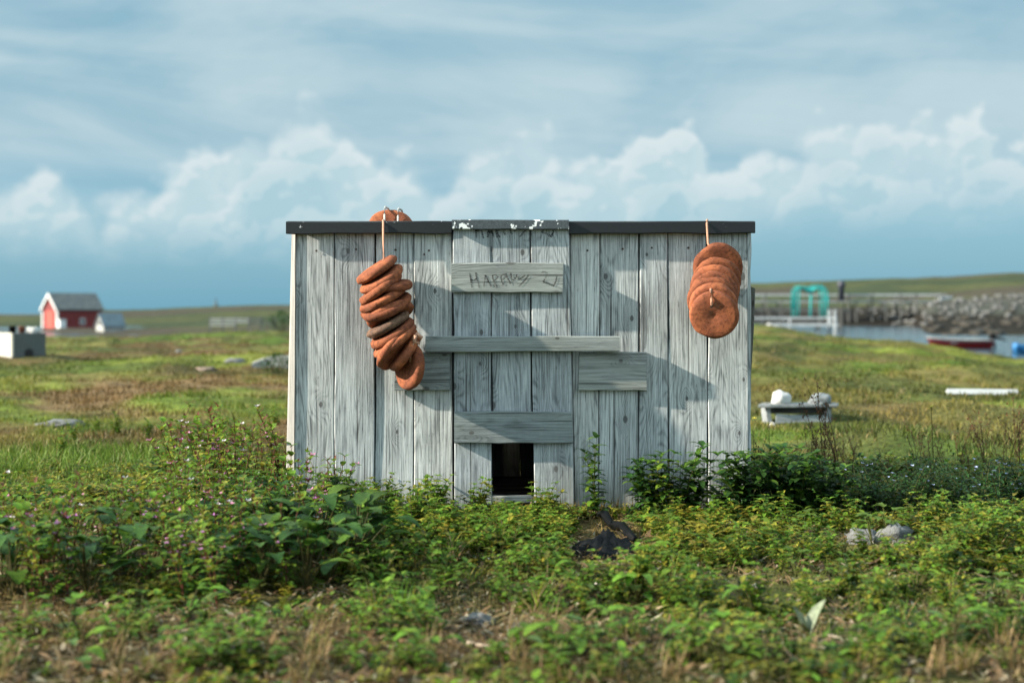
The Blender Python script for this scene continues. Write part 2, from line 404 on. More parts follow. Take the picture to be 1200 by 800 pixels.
# ------------------------------------------------------------------ world: sky with cloud bank
SUN_EL, SUN_G = 26.5, 10.5
sx, sy = -math.cos(R(SUN_G)), -math.sin(R(SUN_G))
def make_world():
    w = bpy.data.worlds.new('World'); SC.world = w; w.use_nodes = True
    nt = NT(w.node_tree); M = nt.math
    s = 1 / (2 ** EXPO * .1)
    def T(r, g, b):      # sRGB target on the picture -> node colour
        f = lambda c: ((c / 255 + .055) / 1.055) ** 2.4 * s
        return (f(r), f(g), f(b))
    sky = nt.new('ShaderNodeTexSky', sky_type='NISHITA', sun_disc=False)
    sky.sun_elevation = R(SUN_EL); sky.sun_rotation = math.atan2(sx, sy); sky.air_density = 1.0; sky.dust_density = 1.5
    d = nt.new('ShaderNodeTexCoord').outputs['Generated']
    x, y, z = nt.sep(d)
    az = M('ARCTAN2', x, y); el = M('ARCSINE', z)
    # clear air between the clouds
    blue = nt.mix(nt.step(el, 0., .10), T(104, 170, 197), T(134, 184, 206))
    blue = nt.mix(.12, blue, sky.outputs[0])
    # high streaky sheet
    st = nt.noise(nt.xyz(M('MULTIPLY', az, 2.6), M('MULTIPLY_ADD', az, .9, M('MULTIPLY', el, 15.)), 3.3), 1., 6., .55, .6)
    st2 = nt.noise(nt.xyz(M('MULTIPLY', az, 5.), M('MULTIPLY', el, 12.), 7.3), 1., 5., .55, .4)
    sheet = nt.step(M('MULTIPLY_ADD', st2, .35, M('MULTIPLY', st, .75)), .40, .68)
    shc = nt.mix(sheet, T(134, 180, 201), T(190, 213, 222))
    upf = nt.step(el, .05, .13)
    c = nt.mix(M('MULTIPLY', upf, .92), blue, shc)
    # pale veil just above the heads
    veil = M('MULTIPLY', M('MULTIPLY', nt.step(el, .085, .13), nt.step(el, .15, .20, 1., 0.)), nt.step(az, .0, .25, 1., .45))
    c = nt.mix(M('MULTIPLY', veil, nt.step(st2, .35, .65, .25, .85)), c, T(198, 219, 226))
    # heaped cloud bank: outline by compass direction
    fc = nt.n.new('ShaderNodeFloatCurve')
    prof = [(-60, 228), (0, 224), (50, 216), (110, 232), (165, 236), (205, 212), (240, 188), (262, 205), (290, 158), (345, 138), (400, 158), (440, 194), (480, 200), (540, 196), (600, 180), (640, 165), (665, 208), (700, 192), (740, 172), (800, 156), (832, 196), (870, 196), (905, 186), (950, 172), (1000, 160), (1022, 148), (1060, 172), (1100, 168), (1130, 152), (1160, 182), (1205, 200), (1260, 190)]
    cv = fc.mapping.curves[0]
    pts = [((math.atan((p - 600) / F)) / .84 + .5, (HOR - q) / F / .25) for p, q in prof]
    while len(cv.points) < len(pts): cv.points.new(.5, .5)
    for pt, (u, v) in zip(cv.points, pts): pt.location = (u, v); pt.handle_type = 'AUTO'
    fc.mapping.use_clip = False; fc.mapping.update()
    nt.set(fc.inputs['Value'], nt.math('MULTIPLY_ADD', az, 1 / .84, .5, clamp=True))
    top = M('MULTIPLY', fc.outputs[0], .25)
    v3 = nt.xyz(az, el, 0.)
    def cell(scale, off=(0, 0)):
        vv = nt.xyz(M('ADD', az, off[0]), M('ADD', el, off[1]), 0.)
        wob = nt.noise(vv, scale * .7, 3., .5)
        v = nt.new('ShaderNodeTexVoronoi', {'Vector': nt.xyz(M('MULTIPLY_ADD', wob, .02, M('ADD', az, off[0])), M('MULTIPLY_ADD', wob, -.015, M('MULTIPLY', M('ADD', el, off[1]), 1.25)), 0.), 'Scale': scale, 'Smoothness': .35}, voronoi_dimensions='2D', feature='SMOOTH_F1')
        return v.outputs['Distance']
    def billow(off=(0, 0)):
        a, b, e = cell(26., off), cell(62., off), cell(140., off)
        return M('MULTIPLY_ADD', e, .07, M('MULTIPLY_ADD', b, .22, M('MULTIPLY', a, .75)))
    b0 = billow(); b1 = billow((-.0035, .0045))
    fuzz = M('MULTIPLY', M('SUBTRACT', nt.noise(v3, 150., 5., .6), .5), .010)
    dep = M('SUBTRACT', M('SUBTRACT', M('ADD', top, .010), M('MULTIPLY', M('SUBTRACT', b0, .30), .052)), M('ADD', el, fuzz))
    edge = nt.step(dep, -.006, M('MULTIPLY', nt.step(nt.noise(v3, 12., 3.), .4, .6, .010, .034), nt.step(az, -.02, .08, 1., .42)))
    base = nt.step(az, .08, .20, .040, .058)
    low = nt.step(M('ADD', M('SUBTRACT', el, base), M('MULTIPLY', M('SUBTRACT', nt.noise(v3, 22., 5.), .5), .03)), -.012, .030)
    soft = nt.step(nt.noise(v3, 7., 4.), .30, .52, .62, 1.)
    dens = M('MULTIPLY', M('MULTIPLY', edge, low), soft)
    side = nt.step(M('SUBTRACT', b1, b0), -.05, .06)
    rim = nt.step(dep, .0, .065, 1., 0.)
    lit = M('MULTIPLY_ADD', rim, .55, M('MULTIPLY', side, .40), clamp=True)
    cc = nt.mix(lit, T(174, 208, 219), T(222, 234, 237))
    c = nt.mix(M('MULTIPLY', dens, .95), c, cc)
    # above and behind the view: unseen broken cloud, added extra bright to lift the shade
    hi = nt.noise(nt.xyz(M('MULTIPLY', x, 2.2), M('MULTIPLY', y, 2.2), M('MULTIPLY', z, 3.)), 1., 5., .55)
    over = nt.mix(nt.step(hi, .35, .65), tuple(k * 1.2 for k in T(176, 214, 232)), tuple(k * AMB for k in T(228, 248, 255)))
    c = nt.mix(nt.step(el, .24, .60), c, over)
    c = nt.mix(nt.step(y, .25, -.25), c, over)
    c = nt.mix(nt.step(el, -.02, .0, 1., 0.), c, T(60, 80, 80))
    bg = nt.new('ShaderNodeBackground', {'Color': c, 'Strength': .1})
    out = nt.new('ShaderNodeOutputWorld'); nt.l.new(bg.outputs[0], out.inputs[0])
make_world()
sun = bpy.data.lights.new('sun', 'SUN'); sun.energy = 5.0; sun.angle = R(.9); sun.color = (1., .90, .76)
so = bpy.data.objects.new('sun', sun); COL.objects.link(so)
Ldir = Vector((-sx * math.cos(R(SUN_EL)), -sy * math.cos(R(SUN_EL)), -math.sin(R(SUN_EL))))
so.rotation_euler = Ldir.to_track_quat('-Z', 'Y').to_euler()

# ------------------------------------------------------------------ camera
cam = bpy.data.cameras.new('camera'); co = bpy.data.objects.new('camera', cam); COL.objects.link(co)
co.location = (0, -CAMD, CAMZ); co.rotation_euler = (R(90), 0, 0)
cam.sensor_width = 36; cam.lens = F / 1200 * 36; cam.shift_y = -(400 - HOR) / 1200
cam.clip_start = .1; cam.clip_end = 30000
cam.dof.use_dof = True; cam.dof.focus_distance = CAMD - .03; cam.dof.aperture_fstop = 2.4; cam.dof.aperture_blades = 0
SC.camera = co
vs = SC.view_settings; vs.view_transform = 'Standard'; vs.look = 'None'; vs.exposure = EXPO; vs.gamma = 1; vs.use_curve_mapping = False
SC.render.engine = 'CYCLES'
SC.cycles.max_bounces = 6; SC.cycles.transparent_max_bounces = 8
try: SC.cycles.use_denoising = True
except Exception: pass

# ------------------------------------------------------------------ ground sheet and water
def make_ground():
    a = np.concatenate([np.linspace(-math.pi, -R(30), 40, endpoint=False), np.linspace(-R(30), R(30), 420), np.linspace(R(30), math.pi, 40)[1:-1]])
    r = np.concatenate([np.linspace(.2, 2.2, 8, endpoint=False), np.exp(np.linspace(math.log(2.2), math.log(1300), 420))])
    A, Rr = np.meshgrid(a, r)
    X = (Rr * np.sin(A)).ravel(); Y = (Rr * np.cos(A) - CAMD).ravel()
    Z = ground(X, Y)
    na, nr = len(a), len(r)
    V = np.column_stack([X, Y, Z]); V = np.vstack([V, [0, -CAMD, 0]])
    i = np.arange(nr - 1)[:, None]; j = np.arange(na)[None, :]; j2 = (j + 1) % na
    q = np.stack([i * na + j, i * na + j2, (i + 1) * na + j2, (i + 1) * na + j], -1).reshape(-1, 4)[:, ::-1]
    c = len(V) - 1
    tri = np.array([(c, (k + 1) % na, k) for k in range(na)])[:, ::-1]
    tri = tri[:, ::-1]
    me = bpy.data.meshes.new('ground')
    me.from_pydata(V.tolist(), [], q.tolist() + tri.tolist()); 
    col = np.ones((len(V), 4), np.float32); col[:, :3] = turf(V[:, 0], V[:, 1])
    at = me.attributes.new('col', 'FLOAT_COLOR', 'POINT'); at.data.foreach_set('color', col.ravel())
    me.polygons.foreach_set('use_smooth', [True] * len(me.polygons)); me.update()
    m, nt = material('turf_soil')
    pos = nt.new('ShaderNodeNewGeometry').outputs['Position']
    ca = nt.new('ShaderNodeAttribute', attribute_name='col').outputs['Color']
    n = nt.noise(pos, 3., 6., .65); n2 = nt.noise(pos, 28., 5., .65); n3 = nt.noise(pos, .35, 5., .6)
    k = nt.math('MULTIPLY', nt.step(n, .3, .7, .6, 1.35), nt.step(n2, .3, .7, .55, 1.3))
    k = nt.math('MULTIPLY', k, nt.step(n3, .35, .65, .75, 1.2))
    c = nt.mix(1., ca, nt.xyz(k, k, k), 'MULTIPLY')
    finish(nt, c, .95, nt.math('MULTIPLY_ADD', n2, .4, n), .7, .06, spec=.1)
    o = new_obj('ground', me, None, m); tag(o, kind='structure')
    o['label'] = 'rough coastal turf with green and dry brown patches'
make_ground()

def make_water():
    m, nt = material('sea_water')
    pos = nt.new('ShaderNodeNewGeometry').outputs['Position']
    v = nt.new('ShaderNodeMapping', {'Vector': pos, 'Scale': (.6, 1.6, 1.)}).outputs[0]
    n = nt.noise(v, 1.2, 5., .6)
    bs = nt.new('ShaderNodeBsdfPrincipled', {'Base Color': (.02, .05, .07), 'Roughness': .12, 'IOR': 1.33})
    b = nt.new('ShaderNodeBump', {'Height': n, 'Strength': .25, 'Distance': .05}); nt.l.new(b.outputs[0], bs.inputs['Normal'])
    out = nt.new('ShaderNodeOutputMaterial'); nt.l.new(bs.outputs[0], out.inputs[0])
    mb = MB(); S = 15000
    mb.add([(-S, -S, -1.25), (S, -S, -1.25), (S, S, -1.25), (-S, S, -1.25)], [(0, 1, 2, 3)])
    o = mb.build('water', m); tag(o, kind='structure'); o['label'] = 'calm blue sea water in the inlet behind the field'
make_water()

# ------------------------------------------------------------------ the hut
k0 = K
def PX(px): return (px - 600) * K
def PZ(py): return CAMZ + (HOR - py) * K

def make_hut():
    root = empty('wooden_hut', (0, 0, 0))
    tag(root, 'small weathered grey plank hut with black roof edge and square hatch opening', 'hut')
    # front wall boards (photo x at top, x at bottom, y of the foot, how far the face stands proud)
    mb = MB()
    fr = [(347, 391.5, 345, 391, 597, .000), (392.5, 439, 392, 438, 600, .002), (441, 484.5, 440, 484.5, 600, -.001), (485.5, 529, 485.5, 531, 601, .002),
          (667, 702.5, 674, 701, 602, .001), (703.5, 748, 701.8, 748, 602, -.001), (749.5, 782, 749, 783, 602, .002), (783.2, 828, 784, 828.5, 602, 0.), (829.8, 876, 829.8, 876, 602, .002)]
    for a0, a1, b0, b1, ft, y in fr:
        mb.board(PX(a0), PX(a1), PZ(ft + 6), PZ(266), -y, .022 - y, 'z', a0b=PX(b0), a1b=PX(b1), n=14, e0=random.uniform(-.012, .012), warp=.0025)
    mb.build('front_wall', M_WOOD, root)
    # side and back walls
    dep = 1.05; slope = .30
    for sgn, nm in ((-1, 'side_wall'), (1, 'side_wall')):
        mb = MB(); xo = PX(347) if sgn < 0 else PX(876)
        n = 7
        for i in range(n):
            y0 = .026 + (dep - .03) * i / n; y1 = .026 + (dep - .03) * (i + 1) / n - .004
            ztop = PZ(259.5) - .016 - slope * (y1 + .02)
            mb.board(y0, y1, -.04, ztop, min(xo, xo - sgn * .022), max(xo, xo - sgn * .022), 'side', n=6)
        mb.build(nm, M_WOOD, root)
    mb = MB()
    for i in range(12):
        x0 = PX(349) + (PX(874) - PX(349)) * i / 12; x1 = PX(349) + (PX(874) - PX(349)) * (i + 1) / 12 + .0
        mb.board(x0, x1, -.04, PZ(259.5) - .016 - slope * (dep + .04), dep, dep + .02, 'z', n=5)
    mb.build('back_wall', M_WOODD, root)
    mb = MB(); mb.box((PX(528), .023, PZ(515)), (PX(676), .035, PZ(264))); mb.build('door_light_stop', M_DARK, root)  # unseen dark panel added to stop light leaking through the door gaps
    mb = MB(); mb.box((PX(345), .010, PZ(604)), (PX(349), .03, PZ(264))); mb.build('corner_post', M_WOODD, root)
    fl = MB(); fl.box((PX(350), .03, -.02), (PX(873), dep - .005, .01)); fl.build('floor_board', M_DARK, root)
    # corner boards: pale left one turned to the sun, ragged right one
    mb = MB()
    V = [(PX(333.8), .014, PZ(585)), (PX(344.5), -.008, PZ(592)), (PX(346.5), -.006, PZ(268)), (PX(341.2), .014, PZ(268))]
    V2 = [(x + .004, y + .018, z) for x, y, z in V]
    G = [(p[0] * 3, p[2], 3.7) for p in V + V2]
    mb.add(V + V2, [(0, 1, 2, 3), (7, 6, 5, 4), (0, 4, 5, 1), (1, 5, 6, 2), (2, 6, 7, 3), (3, 7, 4, 0)], G)
    mb.build('corner_board', M_WHITEB, root)['label'] = 'pale sunlit corner board'
    mb = MB(); n = 26; V = []; G = []
    for i in range(n + 1):
        t = i / n; z = PZ(598) + (PZ(268) - PZ(598)) * t
        wob = (vnoise(t * 13, .5, 77) - .5) * .007
        xr = PX(880) + wob
        for (xx, yy) in ((PX(875.5), -.006 + wob * .4), (xr, -.002), (xr - .001, .02), (PX(875.5), .02)): V.append((xx, yy, z)); G.append((xx, z, 8.3))
    Fc = [(i * 4 + j, i * 4 + (j + 1) % 4, i * 4 + 4 + (j + 1) % 4, i * 4 + 4 + j) for i in range(n) for j in range(4)] + [(3, 2, 1, 0), (n * 4, n * 4 + 1, n * 4 + 2, n * 4 + 3)]
    mb.add(V, Fc, G); mb.build('corner_board', M_WOOD, root)['label'] = 'ragged split corner board'
    # dark slat sprung loose from the side
    mb = MB(); mb.board(PX(879.5), PX(887), PZ(485), PZ(336), .03, .19, 'z', a0b=PX(877), a1b=PX(880), n=12, e1=-.012)
    mb.build('loose_side_board', M_WOODD, root)['label'] = 'dark loose side board sticking out at the top'
    # roof sheet, edge strip, middle flap
    ro = MB(); th = .014; zt = PZ(259.5)
    xa, xb = PX(338), PX(882.5)
    V = [(xa, -.02, zt - th), (xb, -.02, zt - th), (xb, dep + .05, zt - th - slope * (dep + .07)), (xa, dep + .05, zt - th - slope * (dep + .07))]
    V += [(x, y, z + th) for x, y, z in V]
    ro.add(V, [(0, 3, 2, 1), (4, 5, 6, 7), (0, 1, 5, 4), (1, 2, 6, 5), (2, 3, 7, 6), (3, 0, 4, 7)])
    roof = ro.build('roof', M_ROOF, root)
    for x0, x1, e in ((337, 529.6, .4), (666.6, 883, -.3)):
        mb = MB(); mb.board(PZ(274.5), PZ(260.2), PX(x0), PX(x1), -.042, -.0205, 'x', n=24, ch=.003, jit=.0016); mb.build('roof_edge', M_TAR, roof)
    mb = MB(); mb.board(PZ(270.0), PZ(258.6), PX(530.2), PX(666), -.060, -.0205, 'x', n=8, ch=.003, jit=.0008)
    mb.build('hinged_flap', M_FLAP, roof)['label'] = 'grey flap with chipped white paint'
    # hatch door: three boards standing proud of the wall
    door = MB()
    yf = -.034
    door.board(PX(531), PX(574.4), PZ(601), PZ(262), yf, -.004, 'z', a0b=PX(533.5), a1b=PX(577), n=14, jit=.001)
    door.board(PX(575.2), PX(620.4), PZ(506), PZ(262), yf + .002, -.004, 'z', a0b=PX(577.5), a1b=PX(622.6), n=10, jit=.001)
    door.board(PX(621.2), PX(666.4), PZ(601), PZ(262), yf, -.004, 'z', a0b=PX(626.5), a1b=PX(673), n=14, jit=.001)
    d = door.build('hatch_door', M_WOOD, root)
    mb = MB(); mb.board(PZ(343), PZ(308.5), PX(530), PX(659), yf - .024, yf - .0005, 'x', n=8, e1=.003); nb = mb.build('name_board', M_WOODG, d)
    mb = MB(); mb.board(PZ(517.5), PZ(481), PX(533), PX(670), yf - .030, yf - .0005, 'x', n=8, e1=-.006); mb.build('lintel_board', M_WOODG, d)
    mb = MB(); mb.board(PZ(411.5), PZ(393.5), PX(500), PX(724.5), yf - .040, yf - .0005, 'x', n=10); mb.build('cross_bar', M_WOODG, root)
    mb = MB(); mb.board(PZ(457), PZ(413), PX(463), PX(527.5), -.030, -.0035, 'x', n=6); mb.build('bracket_board', M_WOODG, root)
    mb = MB(); mb.board(PZ(457), PZ(412), PX(678), PX(757), -.030, -.0035, 'x', n=6, e0=.004); mb.build('bracket_board', M_WOODG, root)
    mb = MB(); mb.board(PZ(590), PZ(582), PX(575), PX(628), .03, .07, 'x', n=3); mb.build('threshold', M_WOOD, root)
    # hand lettering HARRY 21 on the name board, and again on the door under the flap
    S = [[(206, 560), (214, 610), (228, 695)], [(262, 555), (272, 610), (297, 700)], [(212, 622), (246, 628), (274, 610)],
         [(338, 690), (350, 600), (352, 580)], [(350, 580), (372, 620), (405, 684)], [(342, 645), (386, 640)],
         [(418, 582), (428, 640), (436, 692)], [(416, 584), (452, 578), (468, 596), (450, 622), (428, 630)], [(430, 630), (462, 690)],
         [(496, 585), (506, 640), (522, 670)], [(494, 588), (528, 570), (545, 592), (512, 622)], [(540, 562), (560, 610), (588, 660)],
         [(588, 560), (594, 605), (612, 630), (636, 605), (646, 572)], [(646, 590), (668, 618), (700, 600), (722, 582)], [(758, 574), (722, 625), (664, 686)],
         [(874, 556), (905, 546), (926, 562), (916, 600), (890, 640)], [(886, 642), (930, 652), (972, 672)], [(1020, 592), (1008, 640), (986, 684), (970, 672)]]
    def strokes(tf, y, w):
        mb = MB()
        for st in S:
            P = [tf(*p) for p in st]
            pts = []
            for i in range(len(P) - 1):
                for q in range(4): pts.append((P[i][0] + (P[i + 1][0] - P[i][0]) * q / 4, P[i][1] + (P[i + 1][1] - P[i][1]) * q / 4))
            pts.append(P[-1])
            V = []
            for i, (a, b) in enumerate(pts):
                a2, b2 = pts[min(i + 1, len(pts) - 1)]; a1, b1 = pts[max(i - 1, 0)]
                tx, tz = a2 - a1, b2 - b1; L = math.hypot(tx, tz) or 1
                ww = w * (.75 + .5 * vnoise(i * .7 + a * 90, b * 90, 3))
                V += [(a - tz / L * ww, y, b + tx / L * ww), (a + tz / L * ww, y, b - tx / L * ww)]
            mb.add(V, [(2 * i, 2 * i + 1, 2 * i + 3, 2 * i + 2) for i in range(len(pts) - 1)])
        return mb
    kk = (CAMD + yf) / F
    strokes(lambda u, v: ((525 + u / 8 - 600) * kk, CAMZ + (HOR - 250 - v / 8) * kk), yf - .0256, .0030).build('lettering', M_INK, nb)
    strokes(lambda u, v: ((525 + (u * .92 + 60) / 8 - 600) * kk, CAMZ + (HOR - 250 - (v - 560) * 1.0 / 8 - 12) * kk), yf - .0012, .0034).build('lettering', M_INK, d)
    # nail heads
    mb = MB(); mb.lathe([(.0045, 0), (.004, .0014), (.001, .002)], 8); nail = mb.build('nail_head', M_RUST)
    for px, py in ((500, 300), (560, 330), (370, 292), (415, 292), (462, 292), (508, 292), (685, 292), (726, 292), (765, 292), (805, 292), (850, 292), (370, 560), (415, 560), (462, 560), (508, 560), (726, 560), (765, 560), (805, 560), (850, 560)):
        c = W(px + random.uniform(-6, 6), py + random.uniform(-2, 2), -.003)
        nl = nail if nail.parent is None else nail.copy()
        if nl is not nail: COL.objects.link(nl)
        nl.parent = root; nl.location = c; nl.rotation_euler = (R(90), 0, 0)
    return root
M_WHITEB = wood('pale_corner_wood', (.44, .44, .42), (.17, .17, .165))  # pale wood tone of the left corner board
M_ROOF = plain('tarred_roof_sheet', (.10, .12, .13), .6, .3, 12., .3, col2=(.16, .18, .19))
M_RUST = plain('rusty_iron', (.06, .04, .03), .7)
def ink():
    m, nt = material('faded_marker')
    v = gco(nt); n = nt.noise(v, 260., 3.); n2 = nt.noise(v, 40., 3.)
    a = nt.math('MULTIPLY', nt.step(n, .34, .52), nt.step(n2, .3, .6, .35, .8))
    finish(nt, (.022, .026, .028), .8, alpha=a)
    return m
M_INK = ink()
make_hut()

# ------------------------------------------------------------------ disc floats strung on rope
def disc_profile(r, t):
    e = min(t * .5, r * .22)
    P = [(.008, -t / 2 + .003), (.014, -t / 2)]
    P += [(r - e, -t / 2)]
    for i in range(1, 8):
        q = -math.pi / 2 + math.pi * i / 8
        P.append((r - e + e * math.cos(q), t / 2 * math.sin(q)))
    P += [(r - e, t / 2), (.014, t / 2), (.008, t / 2 - .003)]
    return P

def frame_from_normal(n):
    return Vector(n).to_track_quat('Z', 'Y').to_matrix().to_4x4()

def add_disc(root, c, n, r, t, mat, seed):
    M = Matrix.Translation(c) @ frame_from_normal(n)
    mb = MB(); mb.lathe(disc_profile(r, t), 40, M, rough=.055, seed=seed)
    return mb.build('disc_float', mat, root, smooth=True)

def left_string():
    root = empty('float_string', W(449, 262, -.06))
    tag(root, 'long crooked string of terracotta disc floats hanging left of the hatch', 'fishing floats', 'strings of disc floats on the hut')
    inv = Matrix.Translation(-root.location)
    # px, py, roll in the picture, lean of the face to the viewer, diameter px, depth
    D = [(441.5, 316, 33, 10, 54, -.112), (447, 327, 30, 16, 56, -.118), (446, 338, 36, 6, 60, -.12), (461, 335, 5, 10, 46, -.13), (449, 349.5, 28, 10, 60, -.12), (453, 359, 22, 20, 62, -.122),
         (457, 368, 24, -16, 58, -.12), (455, 380, 30, 8, 56, -.118), (460, 390, 32, 14, 58, -.118), (463, 399, 38, 10, 60, -.12), (466, 409, 46, -18, 62, -.12), (474, 412, 55, 14, 54, -.115)]
    pts = [W(450, 259, .25), W(449.5, 258.3, .03), W(449, 258.2, -.03), W(449, 262, -.049), W(449, 280, -.052), W(450, 304, -.09)]
    for i, (px, py, roll, lean, dia, y) in enumerate(D):
        c = W(px, py, y); rr = R(roll); ll = R(lean)
        n = Vector((-math.sin(rr) * math.cos(ll), -math.sin(ll), math.cos(rr) * math.cos(ll)))
        add_disc(root, c - root.location, n, dia * K * .5 * .985, .033, M_FLOATD if i == 7 else M_FLOAT, i * 2.3)
        pts.append(c)
    n = Vector((.80, -.60, -.05)); n.normalize()
    c = W(480, 429, -.115)
    n = Vector((-.80, -.58, .06)).normalized()
    add_disc(root, c - root.location, n, 27.5 * K, .038, M_FLOAT, 31.)
    pts += [W(484, 402, -.12), W(489, 394, -.17), W(484, 404, -.185), W(481, 416, -.165), W(481, 424, -.15)]
    mb = MB(); mb.tube([p - root.location for p in pts], .0042, 7); mb.build('rope', M_ROPE, root, smooth=True)
    mb = MB(); mb.tube([p - root.location for p in (W(484, 397, -.17), W(489, 391, -.18), W(494, 395, -.175), W(491, 402, -.17), W(485, 400, -.185), W(487, 393, -.19))], .007, 7); mb.build('knot', M_ROPE, root, smooth=True)
left_string()

def right_string():
    root = empty('float_string', W(829, 262, -.06))
    tag(root, 'short stack of terracotta disc floats hanging at the right end of the hut', 'fishing floats', 'strings of disc floats on the hut')
    n = Vector((-.12, -.93, -.25)).normalized()
    C = [(841.5, 313, 58), (840, 329, 57), (838, 338, 58), (836.5, 346, 58), (835, 352, 58), (836, 359, 57), (837, 369, 58)]
    pts = [W(829, 258.5, .25), W(828.8, 257.8, .02), W(828.5, 258.1, -.03), W(828.5, 263, -.049), W(829.5, 285, -.07)]
    for i, (px, py, dia) in enumerate(C):
        y = -.058 - i * .037
        c = W(px, py, y)
        nn = (n + Vector((random.uniform(-.06, .06), 0, random.uniform(-.05, .05)))).normalized()
        add_disc(root, c - root.location, nn, dia * (CAMD + y) / F * .5, .034, M_FLOAT, 50 + i * 3.1)
        if i < 6: pts.append(W(px - 3, py - 9, y))
    yF = -.058 - 6 * .037 - .02
    pts += [W(833, 338, yF + .03), W(833, 341, yF - .012), W(833.5, 350, yF - .018), W(834, 357, yF - .010), W(834, 359, yF + .02)]
    mb = MB(); mb.tube([p - root.location for p in pts], .0042, 7); mb.build('rope', M_ROPE, root, smooth=True)
    # thread hole in the front face, its shade put in as a dark disc
    mb = MB(); cf = W(834.5, 358.5, yF - .0035)
    mb.lathe([(.008, 0), (.007, .001), (.002, .0012)], 12, Matrix.Translation(cf - root.location) @ frame_from_normal(n)); mb.build('thread_hole', M_DARK, root)
right_string()

def roof_floats():
    root = empty('float_bundle', Vector((PX(458) * 1.06, .3, PZ(259.5) - .3 * .3)))
    tag(root, 'bundle of floats tied with white rope lying on the roof, only its top showing', 'fishing floats')
    d = CAMD + .34
    for i in range(3):
        y = .25 + i * .045
        dd = CAMD + y
        top = CAMZ + (HOR - 244.5) / F * dd
        c = Vector(((458 + (-1, 1, 0)[i] - 600) / F * dd, y, top - .104 - (.0, .004, .002)[i]))
        add_disc(root, c - root.location, Vector((.08 * (i - 1), -1, .12)).normalized(), .102, .042, M_FLOAT, 80 + i)
    for px in (453.5, 469):
        x = (px - 600) / F * d; dx = (px - 458) / F * d
        zt = CAMZ + (HOR - 244.5) / F * d - .104 + math.sqrt(.102 ** 2 - dx * dx)
        P = []
        for (y, z) in ((.224, zt - .12), (.223, zt - .03), (.229, zt - .006), (.25, zt + .003), (.34, zt + .003), (.363, zt - .006), (.37, zt - .05)):
            P.append(Vector((x + (y - .22) * .05, y, z)) - root.location)
        mb = MB(); mb.tube(P, .0042, 7); mb.build('rope', M_ROPEW, root, smooth=True)
roof_floats()

# ------------------------------------------------------------------ plants: templates
class Tm:
    def __init__(s): s.v = []; s.f = []; s.c = []
    def leaf(s, base, az, pitch, L, w, curl=.8, fold=.25, col=(.05, .1, .02), n=4, shape=.75, tip=None, wav=0.):
        p = Vector(base); n0 = len(s.v)
        side = Vector((-math.sin(az), math.cos(az), 0))
        k = random.uniform(.82, 1.18); hue = random.uniform(-.12, .12)
        c0 = (col[0] * k * (1 + hue), col[1] * k, col[2] * k)
        for i in range(n + 1):
            t = i / n
            hw = .5 * w * max(.07, math.sin(math.pi * min(1, max(0, t * .94 + .03)) ** shape) ** .8)
            if wav and 0 < i < n: hw *= 1 + (wav if i % 2 else -wav)
            pt = pitch - curl * t
            up = Vector((-math.cos(az) * math.sin(pt), -math.sin(az) * math.sin(pt), math.cos(pt)))
            a = p + side * hw + up * (hw * fold); b = p - side * hw + up * (hw * fold)
            s.v += [tuple(a), tuple(p), tuple(b)]
            c = c0 if tip is None else tuple(c0[q] * (1 - t * t) + tip[q] * t * t for q in range(3))
            s.c += [c, tuple(q * .88 for q in c), c]
            p = p + Vector((math.cos(az) * math.cos(pt), math.sin(az) * math.cos(pt), math.sin(pt))) * (L / n)
        for i in range(n):
            a = n0 + i * 3
            s.f += [(a, a + 1, a + 4, a + 3), (a + 1, a + 2, a + 5, a + 4)]
    def stem(s, pts, r0, r1, col, n=4):
        n0 = len(s.v); pts = [Vector(p) for p in pts]
        for i, p in enumerate(pts):
            r = r0 + (r1 - r0) * i / max(1, len(pts) - 1)
            for j in range(n):
                q = 2 * math.pi * j / n
                s.v.append((p.x + r * math.cos(q), p.y + r * math.sin(q), p.z)); s.c.append(col)
        for i in range(len(pts) - 1):
            for j in range(n):
                s.f.append((n0 + i * n + j, n0 + i * n + (j + 1) % n, n0 + (i + 1) * n + (j + 1) % n, n0 + (i + 1) * n + j))
    def blob(s, c, r, col, n=5):
        """one blossom: petals round a shared centre"""
        c = Vector(c); n0 = len(s.v); k = random.uniform(.85, 1.15); tl = random.uniform(0, 6.28)
        s.v.append(tuple(c)); s.c.append(tuple(q * k * .7 for q in col))
        for j in range(2 * n):
            q = math.pi * j / n + tl; rr = r * (1 if j % 2 == 0 else .55) * random.uniform(.85, 1.1)
            s.v.append((c.x + rr * math.cos(q), c.y + rr * math.sin(q) , c.z + rr * random.uniform(.2, .9))); s.c.append(tuple(x * k for x in col))
        for j in range(n): s.f.append((n0, n0 + 1 + (2 * j - 1) % (2 * n), n0 + 1 + 2 * j, n0 + 1 + 2 * j + 1))
    def mesh(s, name, mat):
        me = bpy.data.meshes.new(name); me.from_pydata(s.v, [], s.f)
        at = me.attributes.new('col', 'FLOAT_COLOR', 'POINT')
        c = np.ones((len(s.v), 4), np.float32); c[:, :3] = np.array(s.c); at.data.foreach_set('color', c.ravel())
        me.polygons.foreach_set('use_smooth', [True] * len(me.polygons)); me.update(); me.materials.append(mat)
        return me
    def arr(s): return np.array(s.v, float), np.array(s.f, int), np.array(s.c, float)

U = random.uniform
G_BRIGHT = (.135, .245, .026); G_MID = (.080, .160, .022); G_DARK = (.030, .078, .018); G_YEL = (.230, .245, .034); G_OLIVE = (.140, .150, .030)
C_RED = (.14, .055, .035); C_STRAW = (.30, .215, .11); C_BROWN = (.11, .062, .032); C_PINK = (.62, .28, .44); C_WHITE = (.72, .66, .70); C_YEL = (.72, .62, .10); C_BLUE = (.45, .52, .80)

def bent(h, lean, n=5):
    a = U(0, 6.28); return [(math.cos(a) * lean * (i / n) ** 1.6, math.sin(a) * lean * (i / n) ** 1.6, h * i / n) for i in range(n + 1)]

